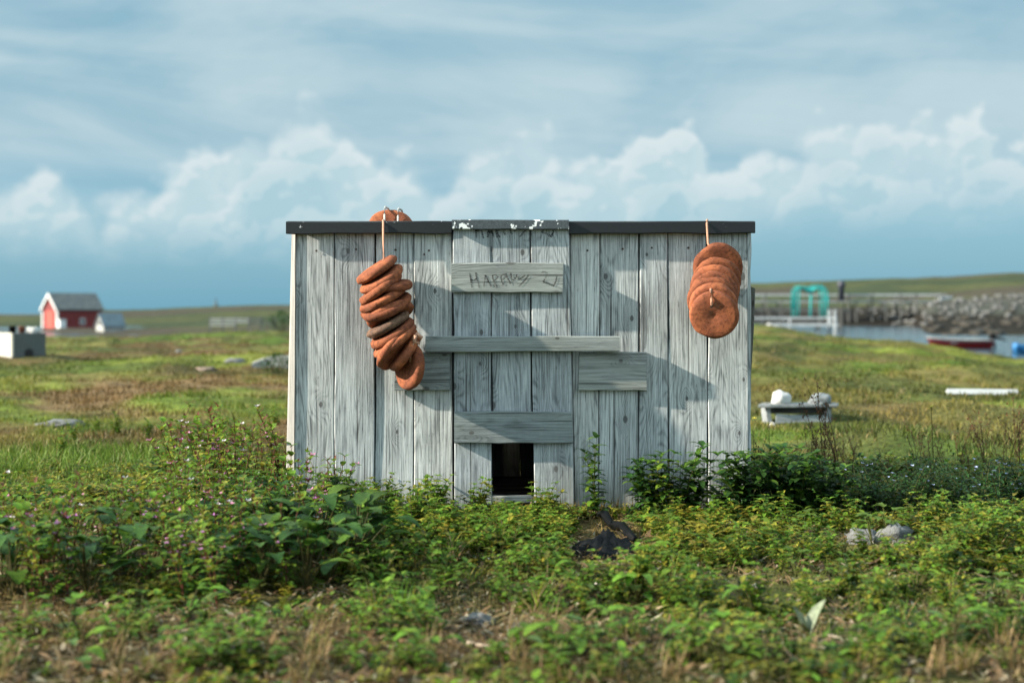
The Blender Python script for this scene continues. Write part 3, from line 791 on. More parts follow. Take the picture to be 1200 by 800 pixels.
# every template is a list of (part name, Tm, material)
def pink_weed(h):
    st, fo, FL = Tm(), Tm(), []
    for q in range(random.choice((2, 3, 3))):
        P = bent(h * U(.75, 1.05), h * U(.1, .4), 7)
        st.stem(P, .0022, .0010, C_RED)
        for i in range(1, 8):
            p = Vector(P[i]); t = i / 7; a0 = i * 1.57 + U(-.3, .3)
            for o in (0, math.pi):
                col = random.choice((G_MID, G_BRIGHT, G_YEL, G_BRIGHT)) if t > .4 else random.choice((G_MID, G_BRIGHT, G_DARK))
                fo.leaf(p, a0 + o, U(.2, .9), U(.034, .056) * (1.15 - t * .5), U(.014, .024), U(.5, 1.2), .3, col, 4)
                if t > .35 and U(0, 1) < .55:
                    fo.leaf(p, a0 + o + U(-.6, .6), U(.5, 1.2), U(.016, .03), U(.008, .012), .5, .3, random.choice((G_YEL, G_OLIVE, C_RED)), 3)
            if t > .5:
                for _ in range(2):
                    fo.leaf(p + Vector((U(-.006, .006), U(-.006, .006), U(-.004, .006))), U(0, 6.28), U(.3, 1.3), U(.007, .013), .004, .2, .2, random.choice((C_RED, (.17, .085, .05), G_OLIVE)), 2)
                if U(0, 1) < .34 and len(FL) < 5: b = Tm(); b.blob(p + Vector((U(-.01, .01), U(-.01, .01), .008)), U(.009, .0135), random.choice((C_PINK, C_PINK, C_WHITE, (.5, .22, .5))), 4); FL.append(('flower', b, M_PETAL))
    return [('stem', st, M_FOL), ('foliage', fo, M_FOL)] + FL

def broadleaf(h, cols, n=14, lw=(.10, .05)):
    st, fo = Tm(), Tm()
    for i in range(n):
        a = U(0, 6.28); hh = h * U(.3, 1.); out = h * U(.15, .65)
        P = [(math.cos(a) * out * (t / 4) ** 1.4, math.sin(a) * out * (t / 4) ** 1.4, hh * t / 4) for t in range(5)]
        st.stem(P, .0026, .0016, (.09, .085, .03))
        fo.leaf(P[-1], a + U(-.5, .5), U(.1, .7), lw[0] * U(.7, 1.2), lw[1] * U(.8, 1.2), U(.7, 1.5), .22, random.choice(cols), 6, .62, wav=.10)
    return [('stem', st, M_FOL), ('foliage', fo, M_FOL)]

def leafy_stems(h, cols, ns=6, leaf=(.045, .022), spread=.10, dens=8, wav=.12):
    st, fo = Tm(), Tm()
    for q in range(ns):
        P = bent(h * U(.6, 1.05), spread * U(.5, 1.3), dens)
        b = Vector((U(-1, 1) * spread * .35, U(-1, 1) * spread * .35, 0))
        P = [Vector(p) + b for p in P]
        st.stem(P, .0024, .0010, (.085, .09, .03))
        for i in range(1, dens + 1):
            t = i / dens; a0 = i * 2.4 + U(-.4, .4)
            for o in (0, math.pi, U(1, 2)):
                fo.leaf(P[i], a0 + o, U(.1, .8), leaf[0] * U(.7, 1.25) * (1.2 - .45 * t), leaf[1] * U(.8, 1.2) * (1.15 - .4 * t), U(.6, 1.4), .25, random.choice(cols), 4, .7, wav=wav)
    return [('stem', st, M_FOL), ('foliage', fo, M_FOL)]

def lobed(h, cols, n=7):
    """leaves cut in three to five fingers on long stalks"""
    st, fo = Tm(), Tm()
    for i in range(n):
        a = U(0, 6.28); hh = h * U(.45, 1.); out = h * U(.1, .5)
        P = [(math.cos(a) * out * (t / 4) ** 1.4, math.sin(a) * out * (t / 4) ** 1.4, hh * t / 4) for t in range(5)]
        st.stem(P, .0022, .0014, (.13, .15, .04))
        c = random.choice(cols)
        for o in (-1.1, -.55, 0, .55, 1.1):
            fo.leaf(P[-1], a + o, U(.2, .5), (.055 - abs(o) * .014) * U(.85, 1.15), .024, U(.6, 1.1), .2, c, 5, .8, wav=.2)
    return [('stem', st, M_FOL), ('foliage', fo, M_FOL)]

def seed_stalk(h, n=4, cols=(C_BROWN, (.15, .075, .04))):
    st, HD = Tm(), []
    for q in range(n):
        sd = Tm(); HD.append(('seed_head', sd, M_FOL))
        P = bent(h * U(.6, 1.05), h * U(.1, .45), 7)
        st.stem(P, .0018, .0008, C_BROWN)
        for i in range(4, 8):
            p = Vector(P[i])
            for _ in range(7):
                sd.leaf(p + Vector((U(-.008, .008), U(-.008, .008), U(-.02, .015))), U(0, 6.28), U(.1, 1.4), U(.006, .014), .006, .3, .2, random.choice(cols), 2)
            if i < 7:
                a = U(0, 6.28); e = p + Vector((math.cos(a) * .03, math.sin(a) * .03, .03)); st.stem([p, e], .001, .0006, C_BROWN)
                for _ in range(6): sd.leaf(e + Vector((U(-.006, .006), U(-.006, .006), U(-.006, .006))), U(0, 6.28), U(-.2, 1.2), U(.006, .012), .006, .3, .2, random.choice(cols), 2)
    return [('stem', st, M_FOL)] + HD

def yellow_flower(h):
    st, fl = Tm(), Tm()
    P = bent(h, h * .25, 5); st.stem(P, .0016, .0009, (.09, .10, .03))
    for i in (1, 2): st.leaf(P[i], U(0, 6.28), .5, .04, .008, .6, .2, G_OLIVE, 3)
    fl.blob(Vector(P[-1]), .012, C_YEL, 8)
    return [('stem', st, M_FOL), ('flower', fl, M_PETAL)]

def blue_bush(h):
    t = leafy_stems(h, (G_DARK, G_DARK, (.03, .062, .022)), 11, (.035, .013), .13, 9, .05)
    for _ in range(4):
        b = Tm(); b.blob(Vector((U(-.12, .12), U(-.13, .0), h * U(.35, .95))), .008, C_BLUE, 5); t.append(('flower', b, M_PETAL))
    return t

def dry_tuft(h, n=26):
    fo = Tm()
    for _ in range(n):
        fo.leaf((U(-.02, .02), U(-.02, .02), 0), U(0, 6.28), U(.7, 1.5), h * U(.5, 1.1), .004, U(.2, 1.2), .1, random.choice((C_STRAW, (.24, .17, .075), (.17, .12, .05), (.14, .13, .035))), 4, .5)
    return [('blade', fo, M_FOL)]

def silver_leaf():
    fo = Tm()
    fo.leaf((0, 0, 0), .5, 1.25, .085, .030, .55, .5, (.21, .24, .16), 7, .85, wav=.06)
    fo.leaf((-.005, 0, 0), 2.4, 1.35, .065, .024, .4, .6, (.15, .18, .12), 7, .85, wav=.06)
    return [('leaf', fo, M_FOL)]

TMESH = {}
def variants(key, fn, n):
    TMESH[key] = []
    for _ in range(n):
        TMESH[key].append([(nm, t.mesh(nm, mt)) for nm, t, mt in fn()])
    return key

def plant(name, key, loc, label, cat, group, s=1., rz=None, tilt=(0, 0)):
    var = random.choice(TMESH[key])
    root = empty(name, loc, U(0, 6.28) if rz is None else rz)
    root.rotation_euler[0] = tilt[0]; root.rotation_euler[1] = tilt[1]
    root.scale = (s, s, s)
    tag(root, label, cat, group)
    for nm, me in var: new_obj(nm, me, root)
    return root

variants('pink', lambda: pink_weed(.25), 6)
variants('bigleaf', lambda: broadleaf(.20, (G_MID, G_DARK, (.06, .125, .03)), 15, (.105, .055)), 4)
variants('darkleaf', lambda: leafy_stems(.24, (G_DARK, G_MID, G_DARK), 8, (.06, .030), .12, 8), 4)
variants('nettle', lambda: leafy_stems(.17, (G_BRIGHT, G_MID, G_YEL), 5, (.042, .022), .07, 7), 5)
variants('wallweed', lambda: leafy_stems(.30, (G_MID, G_DARK, G_BRIGHT), 3, (.055, .026), .07, 9), 2)
variants('lobed', lambda: lobed(.12, (G_BRIGHT, (.11, .19, .03)), 7), 3)
variants('bush', lambda: blue_bush(.20), 4)
variants('stalk', lambda: seed_stalk(.34), 4)
variants('redstalk', lambda: seed_stalk(.36, 2, ((.19, .075, .04), (.14, .06, .035))), 3)
variants('yellow', lambda: yellow_flower(.24), 4)
variants('dry', lambda: dry_tuft(.10), 4)
variants('low', lambda: leafy_stems(.075, (G_MID, G_BRIGHT, G_OLIVE), 5, (.028, .015), .05, 4), 5)
variants('silver', silver_leaf, 1)

STONE_SPOTS = [at_px(*q) for q in ((868, 606), (1012, 640), (1050, 638), (707, 655), (707, 670), (707, 640), (884, 694), (560, 734), (610, 742), (950, 755), (723, 630), (735, 640), (712, 618))]
def scatter_px(n, x0, x1, y0, y1, mind=0., yf=None):
    """n spots on the ground inside a photo rectangle, even over the ground, a least distance apart"""
    out = []; tries = 0
    while len(out) < n and tries < n * 60:
        tries += 1
        d0 = CAMZ * F / (y1 - HOR); d1 = CAMZ * F / (y0 - HOR)
        d = U(d0, d1); px = U(x0, x1)
        if yf is not None and not yf(px, HOR + CAMZ * F / d): continue
        p = at_d(px, d)
        if -.98 < p.x < .98 and -.06 < p.y < 1.25: continue
        if any(math.hypot(p.x - q.x, (p.y - q.y) * .6) < .13 for q in STONE_SPOTS): continue
        if all((p - q).length > mind for q in out): out.append(p)
    return out

# thick flowering patch left of the hut
def front_edge(px, py):          # the patch's near edge
    return py < 706 + 10 * math.sin(px * .03) - max(0, px - 330) * .75 and py > 648 - max(0, px - 150) * .8
for p in scatter_px(100, -40, 400, 585, 712, .05, front_edge):
    plant('flowering_weed', 'pink', p, 'pink-flowered reddish weed in the thick patch left of the hut', 'weed', 'pink-flowered weeds left of the hut', U(.75, 1.12))
for p in scatter_px(24, 185, 335, 570, 596, .05):
    plant('flowering_weed', 'pink', p, 'tall pink-flowered weed beside the left corner of the hut', 'weed', 'pink-flowered weeds at the hut corner', U(1.05, 1.4))
for p in [at_px(x, y) for x, y in ((388, 622), (402, 618), (396, 632), (412, 628))]:
    plant('flowering_weed', 'pink', p, 'pink-flowered weed in front of the second board from the left', 'weed', 'pink-flowered weeds before the front wall', U(.75, .9))
for p in scatter_px(13, 235, 425, 655, 698, .09, lambda x, y: y < 705 - max(0, x - 360) * .5):
    plant('broadleaf_weed', 'bigleaf', p, 'dark broad-leaved weed at the shady right end of the flowering patch', 'weed', 'broad-leaved weeds in the patch', U(.75, 1.05))
for p in scatter_px(7, -10, 190, 672, 705, .12):
    plant('broadleaf_weed', 'bigleaf', p, 'dark broad-leaved weed at the near left edge of the flowering patch', 'weed', 'broad-leaved weeds at lower left', U(.7, .95))
for p in scatter_px(16, 250, 420, 610, 655, .09):
    plant('leafy_weed', 'darkleaf', p, 'bushy green weed between the flowering patch and the hut', 'weed', 'bushy weeds by the left corner', U(.55, .85))
# bright herbs along the foot of the front wall
for p in scatter_px(60, 380, 690, 603, 648, .045):
    plant('leafy_herb', 'nettle', p, 'bright green leafy herb at the foot of the front wall', 'herb', 'bright herbs below the hatch', U(.5, .95) * (.6 if abs(p.x) < .13 and p.y > -.4 else 1.))
for px, py, s in ((500, 604, .8), (517, 606, .85), (465, 604, .75)):
    plant('leafy_herb', 'nettle', at_px(px, py), 'upright pale green herb against the front wall left of the hatch', 'herb', 'upright herbs against the wall', s)
# against the wall on the right
plant('wall_weed', 'wallweed', at_px(700, 606), 'tall thin weed growing up the wall right of the hatch', 'weed', None, .98)
for px, py, s, lb in ((757, 606, .95, 'dark leafy bush against the wall, nearest to the thin tall weed'), (801, 606, 1.05, 'dark leafy bush on the wall below the right string of floats')):
    plant('leafy_bush', 'darkleaf', at_px(px, py), lb, 'bush', None, s)
plant('leafy_herb', 'nettle', at_px(782, 608), 'pale young shoot between two dark bushes on the wall', 'herb', None, 1.25)
for i, (px, py, s) in enumerate(((846, 610, .95), (872, 612, 1.1), (893, 608, 1.05), (912, 613, 1.05), (934, 610, 1.0), (960, 612, .9), (985, 612, .85), (915, 596, 1.), (960, 598, .9))):
    plant('leafy_bush', 'darkleaf', at_px(px, py), 'dark leafy bush in the clump at the right corner of the hut', 'bush', 'leafy bushes at the right corner', s)
for px, py, s in [(1015 + i * 24 + U(-6, 6), 606 + U(-9, 6), U(.85, 1.1)) for i in range(9)] + [(1030 + i * 40, 596, 1.) for i in range(5)]:
    plant('flowering_bush', 'bush', at_px(px, py), 'low dark bush with tiny pale blue flowers at the right edge of the view', 'bush', 'dark blue-flowered bushes', s)
for p in scatter_px(26, 1080, 1230, 622, 665, .06):
    plant('leafy_herb', 'nettle', p, 'bright nettle-like herb in front of the dark bushes at right', 'herb', 'bright herbs at right', U(.6, .9))
for p in scatter_px(70, 660, 1150, 608, 720, .06):
    plant('leafy_herb', 'nettle', p, 'scattered green leafy herb on the ground before the right half of the hut', 'herb', 'scattered herbs at right', U(.36, .80))
for px, py, s, lb in ((760, 686, 1.0, 'pale bright finger-leaved seedling beside the black plastic'), (820, 604, .9, 'bright finger-leaved seedling below the right string of floats'), (1022, 640, .85, 'yellow-green finger-leaved seedling next to the pale stone'), (1040, 632, .9, 'yellow-green finger-leaved seedling right behind the pale stone'), (752, 630, .8, 'small finger-leaved seedling right of the black strip')):
    plant('lobed_seedling', 'lobed', at_px(px, py), lb, 'seedling', None, s)
plant('dried_leaf', 'silver', at_px(946, 750), 'pair of silvery dried leaves standing up in the foreground', 'leaf', None, 1.25, rz=0)
# seed stalks and yellow flowers at right, behind the bushes
for px, d, s in [(U(945, 1000), U(5.7, 6.3), U(.6, .95)) for _ in range(5)] + [(965, 6., 1.32), (985, 6.1, 1.3)]:
    plant('seed_stalk', 'stalk', at_d(px, d), 'thin dark stalk with seed heads in front of the white board bench', 'stalk', 'dark seed stalks', s)
for px, d, s in [(U(890, 945), U(5.7, 6.3), U(.55, .8)) for _ in range(7)] + [(U(1005, 1140), U(6, 7), U(.5, .75)) for _ in range(9)]:
    plant('seed_stalk', 'stalk', at_d(px, d), 'short brown seed stalk among the grass right of the hut', 'stalk', 'short brown seed stalks', s)
for px, d, s in [(U(1140, 1240), U(5.6, 6.8), U(.7, 1.1)) for _ in range(18)]:
    plant('dock_stalk', 'redstalk', at_d(px, d), 'reddish brown dock stalk at the right edge', 'stalk', 'reddish dock stalks', s)
for px, py in ((882, 492), (883, 502), (887, 508), (1026, 536), (1001, 538), (982, 515), (1072, 505), (1148, 524), (1192, 528), (916, 530), (932, 545), (950, 552), (1094, 476), (1120, 512), (898, 490), (902, 498)):
    d = CAMD + U(.7, 1.9); x = (px - 600) / F * d
    z = CAMZ + (HOR - py) / F * d; g = gz(x, d - CAMD)
    plant('yellow_flower', 'yellow', (x, d - CAMD, g), 'pale yellow flower on a thin stem in the grass right of the hut', 'flower', 'yellow flowers', max(.5, (z - g) / .24))
for px, py, s in [(U(-10, 640), U(735, 805), U(.5, 1.1)) for _ in range(46)] + [(U(1090, 1230), U(690, 800), U(.7, 1.3)) for _ in range(10)] + [(U(560, 1210), U(735, 810), U(.45, 1.)) for _ in range(34)]:
    plant('dry_grass_tuft', 'dry', at_px(px, py), 'dry straw tuft in the near foreground', 'grass tuft', 'dry straw tufts', s)

def green_tuft(h, n=22):
    fo = Tm()
    for _ in range(n):
        fo.leaf((U(-.015, .015), U(-.015, .015), 0), U(0, 6.28), U(.7, 1.5), h * U(.5, 1.1), .0045, U(.3, 1.3), .2, random.choice((G_BRIGHT, G_MID, G_YEL, C_STRAW)), 4, .5)
    return [('blade', fo, M_FOL)]
variants('tuft', lambda: green_tuft(.12), 4)
variants('smallbroad', lambda: broadleaf(.09, (G_BRIGHT, G_MID, (.10, .17, .05)), 7, (.055, .026)), 4)
for p in scatter_px(34, 430, 1220, 640, 770, .09):
    plant('grass_tuft', 'tuft', p, 'green grass tuft among the low herbs in front of the hut', 'grass tuft', 'green grass tufts', U(.5, 1.1))
for p in scatter_px(30, 0, 1220, 690, 790, .1):
    plant('broadleaf_seedling', 'smallbroad', p, 'small broad-leaved plant low in the near foreground', 'weed', 'small broad-leaved plants', U(.6, 1.2))
for p in scatter_px(16, 420, 1200, 612, 720, .12):
    plant('lobed_seedling', 'lobed', p, 'bright finger-leaved seedling scattered among the herbs', 'seedling', 'scattered finger-leaved seedlings', U(.5, .85))
for p in scatter_px(14, 60, 330, 500, 535, .1):
    plant('leafy_herb', 'nettle', p, 'yellow-green herb in the sunny grass behind the flowering patch', 'herb', 'herbs behind the patch', U(.5, .8))

# ------------------------------------------------------------------ ground cover nobody could count (one mesh each)
def build_np(name, V, Fq, C, mat, label):
    me = bpy.data.meshes.new(name)
    me.vertices.add(len(V)); me.vertices.foreach_set('co', V.astype(np.float32).ravel())
    nf, nv = Fq.shape
    me.loops.add(nf * nv); me.loops.foreach_set('vertex_index', Fq.astype(np.int32).ravel())
    me.polygons.add(nf); me.polygons.foreach_set('loop_start', np.arange(0, nf * nv, nv, dtype=np.int32)); me.polygons.foreach_set('loop_total', np.full(nf, nv, np.int32))
    at = me.attributes.new('col', 'FLOAT_COLOR', 'POINT')
    c = np.ones((len(V), 4), np.float32); c[:, :3] = C; at.data.foreach_set('color', c.ravel())
    me.polygons.foreach_set('use_smooth', [True] * nf)
    me.update(calc_edges=True); me.validate()
    o = new_obj(name, me, None, mat); tag(o, label, None, None, 'stuff'); return o

def scatter_tm(tms, x, y, z, s, tint):
    """merge many turned and scaled copies of small templates"""
    n = len(x); pick = RNG.integers(0, len(tms), n); rot = RNG.uniform(0, 6.283, n)
    Vs = []; Fs = []; Cs = []; off = 0
    for k, tm in enumerate(tms):
        v, f, c = tm.arr(); i = np.where(pick == k)[0]
        if not len(i): continue
        ca, sa = np.cos(rot[i])[:, None], np.sin(rot[i])[:, None]
        X = (v[None, :, 0] * ca - v[None, :, 1] * sa) * s[i][:, None] + x[i][:, None]
        Y = (v[None, :, 0] * sa + v[None, :, 1] * ca) * s[i][:, None] + y[i][:, None]
        Z = v[None, :, 2] * s[i][:, None] + z[i][:, None]
        Vs.append(np.stack([X, Y, Z], -1).reshape(-1, 3)); Cs.append((c[None] * tint[i][:, None, :]).reshape(-1, 3))
        Fs.append((f[None] + (np.arange(len(i)) * len(v))[:, None, None] + off).reshape(-1, 4)); off += len(v) * len(i)
    return np.vstack(Vs), np.vstack(Fs), np.vstack(Cs)

def free_of_hut(x, y): return ~((np.abs(x) < .95) & (y > -.035) & (y < 1.2))

def clear_of_stones(x, y):
    k = np.ones(len(x), bool)
    for p in STONE_SPOTS: k &= np.hypot(x - p.x, (y - p.y) * .6) > .125
    return k

def ground_cover():
    tms = []
    for cols in ((G_MID, G_BRIGHT), (G_OLIVE, G_YEL), (G_BRIGHT, G_YEL), (G_MID, G_OLIVE), (G_DARK, G_MID)):
        t = Tm()
        for _ in range(9): t.leaf((U(-.01, .01), U(-.01, .01), U(0, .012)), U(0, 6.28), U(.1, 1.1), U(.024, .054), U(.012, .024), U(.4, 1.3), .25, random.choice(cols), 3, .7)
        tms.append(t)
        t = Tm()
        for _ in range(3):
            P = bent(U(.03, .06), .025, 3); t.stem(P, .001, .0007, G_OLIVE, 3)
            for i in (1, 2, 3):
                for o in (0, 3.1): t.leaf(P[i], i * 1.6 + o + U(-.4, .4), U(.1, .8), U(.018, .034), U(.010, .017), .8, .2, random.choice(cols), 3, .7)
        tms.append(t)
    n = 28000
    d = np.sqrt(RNG.uniform(2.5 ** 2, 7.0 ** 2, n)); px = RNG.uniform(-440, 1640, n)
    x = (px - 600) / F * d; y = d - CAMD
    nz = fbm(x * 3.0, y * 3.0, 91, 3); nl = fbm(x * .9, y * .9, 95, 3)
    dens = sstep(.48, .57, nz + .55 * (fbm(x * .8, y * 1.3, 197, 2) - .5) - .01 + .07 * sstep(3.2, 4.3, d) + .05 * sstep(.0, .25, x) + .10 * sstep(4.5, 5.1, d) + .02 - .07 * (1 - sstep(3.1, 3.5, d)))
    keep = (RNG.uniform(0, 1, n) < .07 + .93 * dens) & clear_of_stones(x, y) & free_of_hut(x, y)
    x, y, d, nl, nz = x[keep], y[keep], d[keep], nl[keep], nz[keep]
    s = RNG.uniform(.4, 1.3, len(x)) * (.62 + .6 * sstep(.35, .65, fbm(x * 1.4, y * 1.4, 97, 3))) * (.72 + .28 * sstep(3.4, 4.3, d))
    tint = np.ones((len(x), 3)) * RNG.uniform(.75, 1.2, (len(x), 1))
    warm = sstep(.42, .58, nl)[:, None] * np.array([[.28, .10, .0]]); tint = tint * (1 + warm)
    V, Fq, C = scatter_tm(tms, x, y, ground(x, y) - .004, s, tint)
    build_np('ground_cover', V, Fq, C, M_FOL, 'low leafy herbs covering the ground round the hut')

def litter():
    tms = []
    for _ in range(6):
        t = Tm()
        for _ in range(6):
            t.leaf((U(-.03, .03), U(-.03, .03), U(.0, .012)), U(0, 6.28), U(-.15, .5), U(.015, .06), U(.003, .014), U(-.4, .8), .2, random.choice((C_STRAW, (.22, .155, .08), (.12, .08, .042), (.38, .33, .23), (.06, .042, .026), (.17, .15, .06))), 3, .7)
        tms.append(t)
    n = 15000
    d = np.sqrt(RNG.uniform(2.5 ** 2, 6.2 ** 2, n)); px = RNG.uniform(-440, 1640, n)
    x = (px - 600) / F * d; y = d - CAMD
    nz = fbm(x * 2.2, y * 2.2, 191, 3)
    keep = (RNG.uniform(0, 1, n) < .2 + .8 * np.maximum(sstep(.42, .58, nz) * .6, 1 - sstep(3.3, 4.0, d))) & free_of_hut(x, y)
    x, y, d = x[keep], y[keep], d[keep]
    V, Fq, C = scatter_tm(tms, x, y, ground(x, y) + .002, RNG.uniform(.6, 1.3, len(x)), np.ones((len(x), 3)) * RNG.uniform(.7, 1.15, (len(x), 1)))
    build_np('plant_litter', V, Fq, C, M_FOL, 'dead leaves and dry grass bits lying on the ground')

def grass():
    n = 400000
    d = np.exp(RNG.uniform(math.log(2.6), math.log(62), n)); px = RNG.uniform(-440, 1640, n)
    x = (px - 600) / F * d; y = d - CAMD
    nz = fbm(x * 2.4, y * 2.4, 201, 3)
    dens = .30 + .7 * sstep(.35, .6, nz)
    dens = dens * np.where(d < 5.4, .16, 1.)
    keep = (RNG.uniform(0, 1, n) < dens) & free_of_hut(x, y)
    x, y, d, nz = x[keep], y[keep], d[keep], nz[keep]; n = len(x)
    z = ground(x, y)
    c = turf(x, y) * RNG.uniform(.75, 1.35, (n, 1)) * np.array([[1.05, 1.0, .9]])
    dry = RNG.uniform(0, 1, n) < .11
    c[dry] = c[dry] * .5 + STRAW * .6
    hgt = RNG.uniform(.5, 1.2, n) * (.035 + .05 * sstep(.4, .65, nz)) * np.clip((d / 6) ** .1, .9, 1.15) * (1 - .35 * sstep(7.5, 10, d) - .15 * sstep(12, 30, d)) * np.where(d < 5.4, .8, .72 + .2 * sstep(8, 12, d))
    lush = sstep(5.5, 6.2, d) * (1 - sstep(8, 9, d)) * (1 - sstep(-1.1, -.8, x)); hgt *= 1 + .35 * lush
    w = .0018 * np.maximum(1., d / 3.4) * RNG.uniform(.7, 1.3, n)
    a = RNG.uniform(0, 6.283, n); b = RNG.uniform(0, 6.283, n); ln = RNG.uniform(.1, .8, n) * hgt
    sx_, sy_ = np.cos(a) * w, np.sin(a) * w; lx, ly = np.cos(b) * ln, np.sin(b) * ln
    V = np.empty((n, 6, 3))
    for i, (t, wk) in enumerate(((0, 1.), (.55, .8), (1., .15))):
        V[:, i * 2] = np.stack([x - sx_ * wk + lx * t * t, y - sy_ * wk + ly * t * t, z - .005 + hgt * t * (1 - .25 * t * (ln / hgt))], -1)
        V[:, i * 2 + 1] = np.stack([x + sx_ * wk + lx * t * t, y + sy_ * wk + ly * t * t, z - .005 + hgt * t * (1 - .25 * t * (ln / hgt))], -1)
    base = (np.arange(n) * 6)[:, None, None]
    Fq = (np.array([[0, 1, 3, 2], [2, 3, 5, 4]])[None] + base).reshape(-1, 4)
    C = np.repeat(c[:, None, :], 6, 1)
    build_np('grass', V.reshape(-1, 3), Fq, C.reshape(-1, 3), M_GRASS, 'short rough grass of the field, green mixed with dry straw')
ground_cover(); litter(); grass()

# ------------------------------------------------------------------ middle distance and far things
M_REDW = plain('red_painted_boards', (.17, .022, .022), .7, .3, 2., .2)
M_WHT = plain('white_paint', (.60, .61, .60), .6, .15, 3., .2)
M_SLATE = plain('grey_slate_roof', (.10, .115, .115), .7, .3, 1.5, .3, col2=(.14, .15, .145))
M_BLUEG = plain('blue_grey_roof', (.13, .18, .21), .6, .2, 1.5, .2)
M_GLASS = plain('dull_window_glass', (.04, .05, .06), .15, .1)
M_CONC = plain('stained_concrete', (.30, .30, .28), .9, .35, 3., .5, .02, col2=(.13, .14, .13))
M_CONCD = plain('dark_grey_shaded_tub', (.085, .10, .10), .85, .35, 4., .4, .01, col2=(.08, .09, .085))  # shade on the tub's front put into the colour; also the beacon's grey
M_CONCW = plain('pale_sunlit_tub', (.42, .41, .36), .85, .2, 4., .3, .01)  # sunlight on the tub's left side put into the colour
M_STONE = plain('grey_stone', (.135, .14, .137), .9, .4, 9., .8, .03, col2=(.065, .066, .064))
M_KELP = plain('dark_seaweed', (.022, .017, .009), .7, .4, 5., .8, .05, col2=(.055, .055, .048))
M_STONEP = plain('pale_lichen_stone', (.15, .16, .16), .9, .4, 36., .8, .01, col2=(.10, .10, .10))
M_STONEB = plain('brown_stone', (.20, .155, .12), .9, .4, 26., .8, .01, col2=(.10, .08, .065))
M_BLACKP = plain('black_plastic', (.004, .005, .006), .5, .2, 30., .5, .01, spec=.10)
M_TEAL = plain('turquoise_net', (.012, .26, .25), .8, .3, 20., .5)
M_GREYW = plain('grey_jetty_wood', (.36, .37, .36), .85, .3, 2., .4, col2=(.24, .25, .24))
M_PIER = plain('weathered_pier_timber', (.115, .12, .117), .9, .3, 1.5, .3)
M_PALEW = plain('pale_jetty_wood', (.42, .45, .46), .85, .25, 2., .3)
M_REDB = plain('red_boat_paint', (.36, .026, .026), .45, .25, 2., .1)
M_NAVY = plain('dark_trim', (.03, .035, .05), .5)
M_BLUE = plain('blue_plastic', (.03, .18, .42), .5)
M_SACK = plain('white_sack_cloth', (.50, .51, .50), .8, .2, 30., .5, .01)
M_GREYS = plain('grey_sack_cloth', (.20, .225, .235), .8, .3, 30., .5, .01)
M_RUSTP = plain('rust_red_pot', (.22, .08, .05), .8)
M_BONE = plain('bleached_bits', (.66, .63, .56), .8, .3, 60.)
M_TWIG = plain('grey_twig_bark', (.34, .28, .21), .9, .3, 90., .6)

def rot_box(w, d, h): return (-w / 2, -d / 2, 0), (w / 2, d / 2, h)

